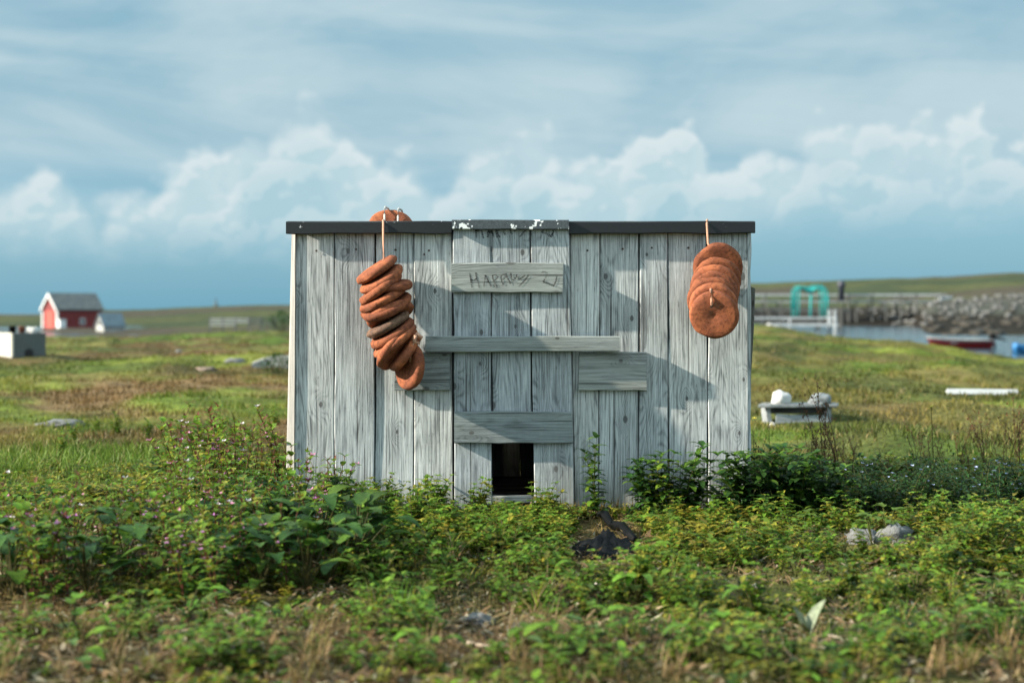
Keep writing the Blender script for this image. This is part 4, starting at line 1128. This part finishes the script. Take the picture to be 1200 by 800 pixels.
def boathouse():
    d = 200.; c = at_d(57, d); g = at_px(84, 383.5)
    kx = d / F
    root = empty('red_boathouse', ((58.5 - 600) * kx, d - CAMD, CAMZ + (HOR - 382.5) * kx), 0)
    tag(root, 'red wooden boathouse with white gable trim and grey roof on the left skyline', 'boathouse')
    t = R(49); root.rotation_euler.z = -t       # gable faces the near left
    w, L, he, ha = 4.9, 6.6, 2.5, 4.55
    # local: gable plane y=0 facing -y, house runs to +y
    mb = MB()
    V = [(-w / 2, 0, -.6), (w / 2, 0, -.6), (w / 2, 0, he), (0, 0, ha), (-w / 2, 0, he)]
    V += [(x, L, z) for x, y, z in V]
    mb.add(V, [(0, 1, 2, 3, 4), (9, 8, 7, 6, 5), (1, 6, 7, 2), (5, 0, 4, 9), (0, 5, 6, 1)])
    mb.build('wall', M_REDW, root)
    mb = MB(); ov = .25; sl = (ha - he) / (w / 2); e = w / 2 + .3; th = .14
    for sgn in (-1, 1):
        P = [(0, -ov, ha + .05), (sgn * e, -ov, ha + .05 - sl * e), (sgn * e, L + ov, ha + .05 - sl * e), (0, L + ov, ha + .05)]
        Q = [(x, y, z + th) for x, y, z in P]
        f = [(0, 1, 2, 3), (7, 6, 5, 4), (0, 4, 5, 1), (1, 5, 6, 2), (2, 6, 7, 3), (3, 7, 4, 0)]
        mb.add(P + Q, f)
    mb.build('roof', M_SLATE, root)
    for sgn in (-1, 1):
        mb = MB(); wd = .42
        P = [(0, -ov - .08, ha + .22), (sgn * e, -ov - .08, ha + .22 - sl * e), (sgn * e, -ov - .08, ha + .22 - sl * e - wd), (0, -ov - .08, ha + .22 - wd * 1.25)]
        mb.add(P + [(x, y + .07, z) for x, y, z in P], [(0, 1, 2, 3), (7, 6, 5, 4), (0, 4, 5, 1), (1, 5, 6, 2), (2, 6, 7, 3), (3, 7, 4, 0)])
        mb.build('barge_board', M_WHT, root)
        mb = MB(); mb.box((sgn * w / 2 - .19, -.09, -.6), (sgn * w / 2 + .19, .12, he)); mb.build('corner_board', M_WHT, root)
    mb = MB(); mb.box((-1.3, -.05, -.4), (1.3, -.004, 2.2)); dr = mb.build('double_door', plain('faded_red_door', (.40, .07, .05), .7, .3, 2.), root)
    mb = MB(); mb.box((w / 2 + .004, 3.3, .3), (w / 2 + .07, 4.1, 1.15)); wf = mb.build('window', M_WHT, root)
    mb = MB(); mb.box((w / 2 + .071, 3.38, .4), (w / 2 + .08, 3.66, 1.05)); mb.build('pane', M_GLASS, wf)
    mb = MB(); mb.box((w / 2 + .071, 3.74, .4), (w / 2 + .08, 4.02, 1.05)); mb.build('pane', M_GLASS, wf)
    # small white lean-to by the gable corner
    a = empty('white_shed_box', root.matrix_basis @ Vector((w / 2 + .1, .9, 0)) if False else (0, 0, 0))
    p = Matrix.Translation(root.location) @ Matrix.Rotation(-t, 4, 'Z') @ Vector((w / 2 + .75, .3, 0))
    a.location = p; a.rotation_euler.z = -t
    tag(a, 'small white box against the side of the red boathouse', 'storage box')
    mb = MB(); mb.box((-.45, -.4, -.5), (.4, .5, 1.0)); mb.build('body', M_WHT, a)
    mb = MB(); mb.box((-.5, -.45, 1.003), (.45, .55, 1.1)); mb.build('lid', M_CONC, a)
boathouse()

def small_shed():
    d = 150.; kx = d / F
    root = empty('low_shed', ((117 - 600) * kx, d - CAMD, CAMZ + (HOR - 384.5) * kx), -R(50))
    tag(root, 'low shed with pale gable and blue-grey roof, right of the red boathouse', 'shed')
    w, L, he, ha = 1.9, 2.3, .35, 1.5
    mb = MB(); V = [(-w / 2, 0, -.6), (w / 2, 0, -.6), (w / 2, 0, he), (0, 0, ha), (-w / 2, 0, he)]; V += [(x, L, z) for x, y, z in V]
    mb.add(V, [(0, 1, 2, 3, 4), (9, 8, 7, 6, 5), (1, 6, 7, 2), (5, 0, 4, 9), (0, 5, 6, 1)]); mb.build('wall', M_GREYW, root)
    mb = MB(); sl = (ha - he) / (w / 2); e = w / 2 + .2
    for sgn in (-1, 1):
        P = [(0, -.15, ha + .02), (sgn * e, -.15, ha + .02 - sl * e), (sgn * e, L + .15, ha + .02 - sl * e), (0, L + .15, ha + .02)]
        mb.add(P + [(x, y, z + .1) for x, y, z in P], [(0, 1, 2, 3), (7, 6, 5, 4), (0, 4, 5, 1), (1, 5, 6, 2), (2, 6, 7, 3), (3, 7, 4, 0)])
    mb.build('roof', M_BLUEG, root)
    mb = MB(); mb.box((-.25, -.04, .3), (.25, -.003, .8)); mb.build('window', M_GLASS, root)
small_shed()

def lump(name, size, loc, mat, seed, rz=0, squash=.7, parent=None, sub=3, rough=.35, freq=2.2):
    import bmesh
    bm = bmesh.new(); bmesh.ops.create_icosphere(bm, subdivisions=sub, radius=.5)
    for v in bm.verts:
        p = v.co.copy(); q = p.normalized()
        n = float(vnoise(q.x * freq + seed, q.y * freq + q.z * freq * 1.7, 5)) + .5 * float(vnoise(q.x * freq * 2.3 + seed, q.y * freq * 2.3 - q.z * 4.1, 6)) - .75
        v.co = p * (1 + rough * n * 1.6)
        v.co.x *= size[0]; v.co.y *= size[1]; v.co.z = max(-.25, v.co.z) * size[2]
    me = bpy.data.meshes.new(name); bm.to_mesh(me); bm.free()
    at = me.attributes.new('gco', 'FLOAT_VECTOR', 'POINT')
    co = np.array([tuple(v.co + Vector((seed, 0, 0))) for v in me.vertices], np.float32); at.data.foreach_set('vector', co.ravel())
    me.polygons.foreach_set('use_smooth', [True] * len(me.polygons))
    o = new_obj(name, me, parent, mat); o.location = loc; o.rotation_euler = (0, 0, rz); return o

def fish_tub():
    p = at_px(16, 420); d = p.y + CAMD; kx = d / F
    root = empty('concrete_tub', p, R(35))
    tag(root, 'big grey concrete tub standing in the grass at the left edge', 'tub')
    w, L, h = .53, .95, 29.5 * kx
    # corner nearest the viewer at the origin: front face, coloured as in shade, runs to the right, side coloured as in sun runs left
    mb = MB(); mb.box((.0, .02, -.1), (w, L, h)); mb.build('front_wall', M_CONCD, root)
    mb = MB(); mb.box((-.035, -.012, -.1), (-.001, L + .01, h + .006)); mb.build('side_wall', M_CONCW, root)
    mb = MB(); mb.lathe([(.075, 0), (.07, .012), (.02, .014)], 14, Matrix.Translation((w * .48, .018, .085)) @ Matrix.Rotation(R(90), 4, 'X')); mb.build('drain_hole', M_DARK, root)  # shade of the hole put in as a dark disc on the face
    Mw = Matrix.Translation(root.location) @ Matrix.Rotation(R(35), 4, 'Z')
    for nm, off, sz, mat, lb, cat in (('black_bucket', (.05, .25, h), .12, M_BLACKP, 'black bucket on the near left corner of the concrete tub', 'bucket'), ('rusty_pot', (.22, .3, h), .11, M_RUSTP, 'rust red pot standing in the middle of the concrete tub', 'pot')):
        mb = MB(); mb.lathe([(sz * .4, 0), (sz * .5, sz * .9), (sz * .54, sz * .92), (sz * .52, sz), (sz * .42, sz * .96), (sz * .36, .03)], 16); o = mb.build(nm, mat, None, True)
        o.location = Mw @ Vector(off); tag(o, lb, cat)
    o = lump('plastic_sack', (.22, .2, .16), Mw @ Vector((.38, .2, h + .03)), M_SACK, 3.3); tag(o, 'white plastic sack lying on the right end of the concrete tub', 'sack')
fish_tub()

def slab_wall():
    p = at_px(295, 431); d = p.y + CAMD; kx = d / F
    root = empty('concrete_wall', p + Vector((0, 0, 0)), R(8)); tag(root, 'low broken concrete wall in the grass left of the hut', 'wall')
    mb = MB(); n = 8; V = []; G = []
    for i in range(n + 1):
        t = i / n; x = t * .95; zt = .17 - .05 * (1 - t) + float(vnoise(t * 6, .3, 55) - .5) * .05; zt = zt * (.45 + .55 * sstep(-.02, .25, t))
        for (yy, zz) in ((0, -.08), (.0, zt), (.25, zt + .01), (.25, -.08)): V.append((x, yy + .02 * math.sin(t * 7), float(zz))); G.append((x, zz + yy, 0))
    mb.add(V, [(i * 4 + j, i * 4 + 4 + j, i * 4 + 4 + (j + 1) % 4, i * 4 + (j + 1) % 4) for i in range(n) for j in range(4)] + [(0, 1, 2, 3), (n * 4 + 3, n * 4 + 2, n * 4 + 1, n * 4)], G)
    mb.build('wall_slab', M_CONC, root)
    o = lump('field_stone', (.30, .2, .12), at_px(276, 424), M_STONEP, 9.1); tag(o, 'pale stone at the left end of the broken concrete wall', 'stone')
    o = lump('field_stone', (.16, .13, .08), at_px(210, 412), M_STONEP, 12.1); tag(o, 'small white stone far out in the field left of the concrete wall', 'stone')
    o = lump('field_stone', (.30, .22, .09), at_px(243, 434), M_STONEB, 15.1); tag(o, 'brownish flat stone in the field just left of the concrete wall', 'stone')
    o = lump('field_stone', (.30, .3, .07), at_px(72, 497), M_STONEP, 17.1, squash=.5); tag(o, 'grey boulder among dry grass in front of the concrete tub', 'stone')
slab_wall()

def shrub(px, d, h, w, label, mat_cols=(G_DARK, (.03, .065, .02)), group=None, n=420):
    p = at_d(px, d); st, fo = Tm(), Tm()
    for q in range(5):
        a = q * 1.26; st.stem([(0, 0, -.05), (math.cos(a) * w * .2, math.sin(a) * w * .2, h * .5), (math.cos(a) * w * .35, math.sin(a) * w * .35, h * .8)], .025 * h, .008 * h, (.05, .04, .02))
    for _ in range(n):
        q = U(0, 6.28); rr = math.sqrt(U(0, 1)); zz = U(.05, 1)
        lim = math.sin(math.pi * min(.98, zz * .8 + .2)) ** .6 * (.8 + .35 * float(vnoise(math.cos(q) * 2 + px, math.sin(q) * 2 + zz * 3, 3)))
        fo.leaf((math.cos(q) * rr * w * .5 * lim, math.sin(q) * rr * w * .5 * lim, zz * h), U(0, 6.28), U(-.2, 1.1), h * U(.10, .18), h * .085, .6, .2, random.choice(mat_cols), 2)
    root = empty('shrub', p); tag(root, label, 'shrub', group)
    new_obj('branch', st.mesh('branch', M_FOL), root); new_obj('foliage', fo.mesh('foliage', M_FOL), root)
shrub(330, 58., .85, 1.7, 'round dark green shrub beside the left edge of the hut, far off')
shrub(325, 17.2, .26, .5, 'dark low shrub growing on the concrete wall next to the hut')
shrub(138, 36., .36, .8, 'lone green shrub in the field below the low shed')

def fence_rails():
    d = 118.; kx = d / F
    x0 = (246 - 600) * kx; x1 = (322 - 600) * kx; zb = CAMZ + (HOR - 386) * kx
    root = empty('rail_fence', (x0, d - CAMD, zb)); tag(root, 'grey rail fence across the hollow left of the hut', 'fence')
    for i in range(6):
        mb = MB(); x = (x1 - x0) * i / 5; mb.box((x - .06, -.06, -.8), (x + .06, .06, 1.05)); mb.build('post', M_PIER, root)
    for j, z in enumerate((.30, .55, .80)):
        for i in range(5):
            if (i, j) in ((2, 0), (4, 2)): continue
            mb = MB(); a = (x1 - x0) * i / 5 + .02; b = (x1 - x0) * (i + 1) / 5 - .02
            mb.box((a, -.10, z), (b, -.063, z + .13)); mb.build('rail', M_GREYW if i < 3 else M_PIER, root)
    b = empty('cairn_beacon', ((253 - 600) * 590 / F, 590 - CAMD, CAMZ + (HOR - 358.5) * 590 / F)); tag(b, 'tiny dark beacon on the left skyline', 'beacon')
    mb = MB(); mb.lathe([(.9, -1), (.75, .6), (.5, 1.2), (.2, 1.25)], 10); mb.build('base', M_CONCD, b)
    mb = MB(); mb.tube([(0, 0, 1.2), (0, 0, 2.6)], .16, 8); mb.build('pole', M_CONCD, b)
    mb = MB(); mb.lathe([(.35, 2.3), (.4, 2.9), (.1, 3.)], 8); mb.build('top_mark', M_CONCD, b)
fence_rails()

def pt(px, py, d): return Vector(((px - 600) / F * d, d - CAMD, CAMZ + (HOR - py) / F * d))

def jetty(name, label, x0, x1, deck, d, th, posts, rail=None, mat=M_GREYW, pw=.12, bottom=None, depth=1.6, postup=None, tall=None, pmat=None, rmat=None, rth=.08):
    a = pt(x0, deck, d); b = pt(x1, deck, d)
    root = empty(name, a); tag(root, label, 'jetty')
    L = b.x - a.x
    mb = MB(); mb.box((0, 0, -th), (L, depth, 0)); mb.build('deck', mat, root)
    for i, px in enumerate(posts):
        x = (px - x0) / F * d
        top = (deck - postup) / F * d if postup and (tall is None or px in tall) else -.06
        for y in ((-.12 - pw * .5), depth + pw * .5 + .02):
            mb = MB(); mb.box((x - pw / 2, y - pw / 2, (bottom if bottom is not None else -3.) - a.z), (x + pw / 2, y + pw / 2, top)); mb.build('post', pmat or mat, root)
    if rail:
        for h in rail:
            z = (deck - h) / F * d
            mb = MB(); mb.box((0, -.10 - pw, z - rth), (L, -.03 - pw, z + rth)); mb.build('rail', rmat or mat, root)
    return root
jetty('low_jetty', 'pale low wooden jetty on the near side of the inlet', 872, 981, 371.5, 112., .16, (880, 925), None, M_PALEW, .14, -2.)
jetty('low_jetty', 'white lower landing stage in front of the pale low jetty', 903, 983, 379, 105., .20, (910, 978), None, M_PALEW, .18, -2.5, postup=363, tall=(978,))
jetty('long_pier', 'long grey pier with handrails and many legs crossing the background at right', 870, 1108, 352, 230., .34, (880, 897, 915, 994, 1003, 1022, 1038, 1055, 1073, 1090, 1104), (345.5,), M_GREYW, .22, -1., pmat=M_PIER, rmat=M_PALEW, rth=.14, postup=343.6, tall=(897, 994, 1022, 1055, 1073, 1104), depth=2.5)
jetty('side_stage', 'short dark stage under the long pier, behind the pale low jetty', 872, 996, 360, 200., .7, (880, 900, 960, 985), None, plain('dark_stage_wood', (.10, .10, .09), .9, .3, 1.), .35, -2.5)

def net_rack():
    d = 114.; kx = d / F
    root = empty('net_rack', pt(951, 372, d)); tag(root, 'turquoise net heaped over a frame of posts on the pale jetty', 'net rack')
    def L(px, py, y=0): p = pt(px, py, d); return Vector((p.x - root.location.x, y, p.z - root.location.z))
    for px, top in ((932, 338), (936, 336), (966, 337), (970, 341)):
        for y in (0.1, 1.3):
            mb = MB(); mb.tube([L(px, 373, y), L(px + (1 if px < 950 else -1), top, y)], .07, 7); mb.build('post', M_TEAL, root, True)
    import itertools
    for y in (.1, 1.3):
        P = [L(931, 362, y), L(932, 343, y), L(936, 335.5, y), L(944, 336.5, y), L(950, 337, y), L(956, 335, y), L(963, 334.5, y), L(969, 340, y), L(971, 350, y), L(969, 364, y)]
        mb = MB(); mb.tube(P, .075, 8); mb.build('hoop', M_TEAL, root, True)
    # the bunched net sagging between the posts
    mb = MB(); n = 26; m = 9; V = []
    for i in range(n + 1):
        t = i / n; px = 934 + 35 * t
        sag = 6.5 * math.exp(-((t - .48) / .2) ** 2) + 2.5 * t * t
        for j in range(m + 1):
            q = j / m
            p = L(px, 335.5 + sag * .25 + (1.4 + sag * .8) * q + 1.6 * float(vnoise(t * 9, q * 4, 31) - .5), .1 + 1.2 * abs(q - .5) + .25 * float(vnoise(t * 8, q * 8, 32)))
            V.append(tuple(p))
    V += [(x, y + .12, z - .02) for x, y, z in V]
    o = (n + 1) * (m + 1)
    Fq = [(i * (m + 1) + j, i * (m + 1) + j + 1, (i + 1) * (m + 1) + j + 1, (i + 1) * (m + 1) + j) for i in range(n) for j in range(m)]
    mb.add(V, Fq + [tuple(k + o for k in f[::-1]) for f in Fq]); mb.build('net', M_TEAL, root, True)
    mb = MB(); mb.tube([L(950, 372, .1), L(951, 345, .15)], .09, 7); mb.build('hanging_net', M_TEAL, root, True)
    b = empty('dark_bollard', pt(986, 352, 229.)); tag(b, 'dark stubby bollard on the long pier right of the turquoise net', 'bollard')
    mb = MB(); mb.lathe([(.5, 0), (.45, 1.9), (.65, 2.1), (.65, 2.9), (.3, 3.2)], 12); mb.build('bollard_body', M_NAVY, b, True)
net_rack()

def boat():
    d = 82.; kx = d / F
    p = pt(1086, 409, d); root = empty('rowing_boat', Vector((p.x, p.y, -1.25)), R(2)); tag(root, 'red open boat with an outboard motor lying in the inlet', 'boat')
    L = 83 * kx - .35; n = 18; V = []; H = .46
    for i in range(n + 1):
        t = i / n
        hw = .72 * (math.sin(min(1, t * 1.25 + .06) * math.pi / 2)) ** .8 * (1 - .12 * sstep(.7, 1, t)); hw = float(hw)
        zt = H + .14 * (1 - t) ** 3; zk = -.12 + .3 * (1 - t) ** 4
        rake = -.25 * (1 - t) ** 2
        for j in range(9):
            q = -1 + 2 * j / 8
            V.append((t * L + rake * (1 - abs(q)) * -1, q * hw * (.55 + .45 * abs(q)), zk + (zt - zk) * abs(q) ** 1.7))
    Fq = [(i * 9 + j, i * 9 + j + 1, i * 9 + 10 + j, i * 9 + 9 + j) for i in range(n) for j in range(8)]
    hull = MB(); hull.add(V, Fq + [tuple(n * 9 + j for j in range(9))]); hull.build('hull', M_REDB, root, True)
    inn = MB(); V2 = [(x, y * .90, z * .92 + .07) for x, y, z in V]; inn.add(V2, [f[::-1] for f in Fq]); inn.build('inside', M_CONC, root, True)
    for s in (0, 8):
        mb = MB(); mb.tube([Vector(V[i * 9 + s]) + Vector((0, 0, .02)) for i in range(n + 1)], .03, 6); mb.build('gunwale', M_GREYW, root, True)
        mb = MB(); mb.tube([Vector(V[i * 9 + s]) + Vector((0, (-.03 if s == 0 else .03), -.10)) for i in range(n + 1)], .035, 6); mb.build('rub_rail', M_NAVY, root, True)
    for t in (.35, .65):
        mb = MB(); mb.box((t * L, -.5, .28), (t * L + .28, .5, .33)); mb.build('thwart', M_PALEW, root)
    mo = empty('outboard_motor', (L + .1, 0, .42)); mo.parent = root
    mb = MB(); mb.lathe([(.12, .05), (.2, .12), (.2, .36), (.13, .46), (.03, .48)], 12); mb.build('cowling', M_BLACKP, mo, True)
    mb = MB(); mb.tube([(0, 0, .1), (.14, 0, -.3), (.2, 0, -.75)], .07, 8); mb.build('leg', M_BLACKP, mo, True)
    mb = MB(); mb.tube([(.1, 0, .2), (.55, 0, .12), (.85, 0, -.02)], [.1, .06, .03], 8); mb.build('tilted_shaft', M_BLACKP, mo, True)
    q = empty('blue_dinghy', Vector(((1186 - 600) / F * 72, 72 - CAMD, -1.25)), R(-6)); tag(q, 'small bright blue boat bow at the right edge of the water', 'boat')
    V = []; n = 10; L2 = 2.2
    for i in range(n + 1):
        t = i / n; hw = .55 * math.sin(min(1, t * 1.4 + .05) * math.pi / 2)
        for j in range(7):
            s = -1 + j / 3; V.append((t * L2, s * hw, -.1 + (.45 + .12 * (1 - t)) * abs(s) ** 1.8))
    mb = MB(); mb.add(V, [(i * 7 + j, i * 7 + j + 1, i * 7 + 8 + j, i * 7 + 7 + j) for i in range(n) for j in range(6)] + [tuple(n * 7 + j for j in range(7))]); mb.build('hull', M_NAVY, q, True)
    mb = MB(); mb.add([(x * .42, y * .85, z * .95 + .05) for x, y, z in V], [(i * 7 + j, i * 7 + j + 1, i * 7 + 8 + j, i * 7 + 7 + j) for i in range(n) for j in range(6)]); mb.build('bow_cover', M_BLUE, q, True)
    mb = MB(); mb.lathe([(.05, -.05), (.15, .02), (.19, .15), (.12, .28), (.03, .32)], 14, Matrix.Translation((.15, -.25, .2))); mb.build('fender', M_BLUE, q, True)
boat()

def boulders():
    base = []
    for i in range(6):
        o = lump('boulder', (1, U(.8, 1.1), U(.6, .9)), (0, 0, 0), M_STONE, 20 + i * 3.7, sub=2, rough=.5); base.append(o)
    used = set()
    for k in range(190):
        px = U(1042, 1245) if k > 25 else U(1000, 1075)
        d = U(222, 252) if px < 1080 else U(190, 222)
        p = at_d(px, d)
        if k <= 25 and p.z < -.6: continue
        i = k % 6; o = base[i] if i not in used else base[i].copy()
        if i in used: COL.objects.link(o)
        used.add(i)
        s = U(.35, 1.0); o.scale = (s, s, s); o.rotation_euler = (U(-.3, .3), U(-.3, .3), U(0, 6.28)); o.location = p + Vector((0, 0, s * .12))
        tag(o, 'grey boulder in the rocky bank across the inlet', 'boulder', 'boulders of the bank across the water')
    wr = lump('seaweed_rock', (1.5, 1.2, .7), (0, 0, 0), M_KELP, 71.3, sub=2, rough=.6)
    for k in range(75):
        px = U(1050, 1230); d = U(128, 198) if px > 1085 else U(215, 240)
        p = at_d(px, d); o = wr if k == 0 else wr.copy()
        if k: COL.objects.link(o)
        q = U(.35, 1.1); o.scale = (q, q, q); o.rotation_euler = (0, 0, U(0, 6.28)); o.location = p + Vector((0, 0, .08 * q))
        tag(o, 'low rock covered in dark seaweed on the shore below the boulders', 'rock', 'seaweed-covered shore rocks')
    o = MB().board(-.2, .2, 0, 2.0, -.15, .15, 'x', n=6).build('drift_plank', M_PALEW); o.location = pt(1101, 350.5, 212.); o.rotation_euler = (0, R(-10), R(10)); tag(o, 'white drift plank lying above the boulders', 'plank')
boulders()

def bench():
    p = at_px(899, 500); d = p.y + CAMD; kx = d / F
    root = empty('board_bench', p, R(3)); tag(root, 'low bench of bleached boards in the grass right of the hut', 'bench')
    w = 84 * kx
    def z(py): return (500 - py) * kx
    for i, (a, b, dz) in enumerate(((-.05, w * .97, 0), (-.01, w * 1.04, .004), (.03, w * .90, -.003))):
        mb = MB(); mb.board(.005 + i * .072, .068 + i * .075, a, b, z(478) + dz, z(474) + dz, 'flat', n=6, a0b=.012 + i * .072, a1b=.062 + i * .076, e0=.03, e1=-.02, jit=.003)
        mb.build('top_board', (M_WHITEW, M_WOOD, M_WHITEW)[i], root)
    mb = MB(); mb.board(z(498), z(488), .07, w * .88, .03, .05, 'x', n=5, a0b=z(497), a1b=z(486), jit=.003); mb.build('front_board', M_WOODB, root)
    mb = MB(); mb.board(z(486), z(479), .05, w * .97, .11, .13, 'x', n=5); mb.build('apron', M_WOODD, root)
    for x in (.0, w - .07):
        mb = MB(); mb.board(x, x + .034, -.06, z(478.5), .035, .19, 'z', n=4, a0b=x + .012, a1b=x + .05, jit=.003); mb.build('leg', M_WHITEW, root)
    o = lump('white_sack', (.135, .13, .125), root.matrix_basis @ Vector((0, 0, 0)), M_SACK, 41.3, rough=.22); o.location = p + Vector((18.5 * kx, .09, z(474.5) + .030)); tag(o, 'bulging white sack standing on the board bench', 'sack')
    o = lump('grey_sack', (.14, .12, .10), p, M_GREYS, 44.3, rough=.4); o.location = p + Vector((65 * kx, .09, z(474.5) + .022)); tag(o, 'crumpled grey sack at the right end of the board bench', 'sack')
    o = lump('chalky_stone', (.05, .05, .07), at_px(905, 501), M_BONE, 47.3); tag(o, 'small white lump leaning on the left leg of the bench', 'stone')
    q = at_px(1111, 463); d2 = q.y + CAMD; k2 = d2 / F
    b = MB().board(0, .055, 0, 81 * k2, 0, .09, 'x', n=8, e1=-.004).build('white_board', M_PALEW); b.location = q + Vector((0, 0, .012)); b.rotation_euler = (R(-24), R(.5), R(-3)); tag(b, 'long white board lying alone in the grass at right', 'board')
M_WOODB = wood('blue_grey_board', (.34, .385, .41), (.18, .21, .23))
M_WHITEW = wood('bleached_boards', (.36, .39, .40), (.16, .18, .19))
bench()

def near_bits():
    # crumpled black plastic and black strip in front of the wall
    p = at_px(707, 648)
    n = 34; V = []
    for i in range(n + 1):
        for j in range(n + 1):
            u, v = i / n - .5, j / n - .5; r = math.hypot(u, v) * 2
            hgt = max(0, 1 - r ** 1.6) * .05 + (fbm(np.array([u * 7 + 3]), np.array([v * 7]), 301, 3)[0] - .5) * .075 * max(0, 1.2 - r) + (abs(float(vnoise(u * 16, v * 16, 302)) - .5) * .035)
            V.append((u * .26 * (1 + .25 * float(vnoise(v * 5, .2, 303))), v * .30, hgt - .02 * r))
    mb = MB(); mb.add(V, [(i * (n + 1) + j, (i + 1) * (n + 1) + j, (i + 1) * (n + 1) + j + 1, i * (n + 1) + j + 1) for i in range(n) for j in range(n)])
    o = mb.build('plastic_rag', M_BLACKP, None, True); o.location = p; tag(o, 'crumpled black plastic on the ground before the hatch', 'plastic sheet')
    a, b = at_px(702, 612), at_px(744, 640)
    P = [a.lerp(b, t / 6) + Vector((U(-.006, .006), 0, .03 + .012 * math.sin(t * 2.))) for t in range(7)]
    mb = MB(); mb.tube(P, [.012, .017, .014, .018, .015, .017, .012], 7); o = mb.build('black_strip', M_BLACKP, None, True); tag(o, 'black rubber strip slanting from the wall toward the plastic', 'rubber strip')
    for px, py, s, m, lb in ((868, 606, (.13, .09, .075), M_STONEB, 'brown flat stone under the leafy bushes by the right corner'), (1012, 636, (.12, .10, .07), M_STONEP, 'pale lichen-spotted stone in front of the dark bushes'), (1050, 634, (.14, .11, .09), M_STONEP, 'blue-grey lichen stone beside the pale stone, more to the right'),
                             (884, 690, (.035, .028, .022), M_BONE, 'small white stone on the ground below the right end of the hut'), (872, 686, (.03, .03, .04), M_STONE, 'small grey stone touching the white stone'), (586, 654, (.035, .03, .018), M_BONE, 'white pebble on the ground below the hatch opening'), (266, 764, (.05, .04, .025), M_STONEB, 'brown pebble at the near edge of the flowering patch'),
                             (560, 730, (.10, .08, .035), M_STONE, 'flat grey stone half sunk in the near foreground'), (610, 738, (.07, .06, .03), M_STONE, 'smaller grey stone right of the flat sunken stone'), (760, 670, (.05, .05, .03), M_STONEB, 'brown stone right of the black plastic')):
        p = at_px(px, py); o = lump('stone', s, p + Vector((0, 0, s[2] * .15)), m, px * .37, U(0, 6), parent=None, rough=.45, freq=2.6); tag(o, lb, 'stone')
    def twig(pts, r, lb):
        P = [at_px(x, y) + Vector((0, 0, .012 + h)) for x, y, h in pts]
        mb = MB(); mb.tube(P, [r * (1 - .6 * i / (len(P) - 1)) for i in range(len(P))], 6); o = mb.build('twig', M_TWIG, None, True); tag(o, lb, 'twig')
    twig([(548, 762, .005), (575, 768, .008), (600, 774, .004), (628, 780, .01)], .0042, 'bleached curved twig lying in the near foreground')
    twig([(795, 712, .0), (820, 706, .01), (846, 708, .005)], .003, 'thin reddish twig lying right of the black plastic')
    twig([(965, 752, .005), (985, 764, .02), (1000, 775, .0)], .003, 'broken pale stalk beside the silvery dried leaves')
for p in scatter_px(34, 420, 720, 648, 745, .07):
    plant('leafy_herb', 'low', p, 'small sprawling herb on the ground below the hatch', 'herb', 'small herbs below the hatch', U(.8, 1.5))
for p in scatter_px(40, -20, 1220, 735, 800, .07):
    plant('leafy_herb', 'low', p, 'small sprawling herb among the straw of the near foreground', 'herb', 'small herbs in the foreground', U(.7, 1.3))
def near_shells():
    for px, py in ((598, 650), (572, 661), (670, 632), (715, 636), (790, 628), (700, 690), (1165, 648)):
        o = lump('shell_bit', (.016, .012, .008), at_px(px, py) + Vector((0, 0, .014)), M_BONE, px * .1, U(0, 6), sub=2); tag(o, 'white shell fragment among the herbs before the hut', 'shell', 'white shell fragments')
near_bits(); near_shells()
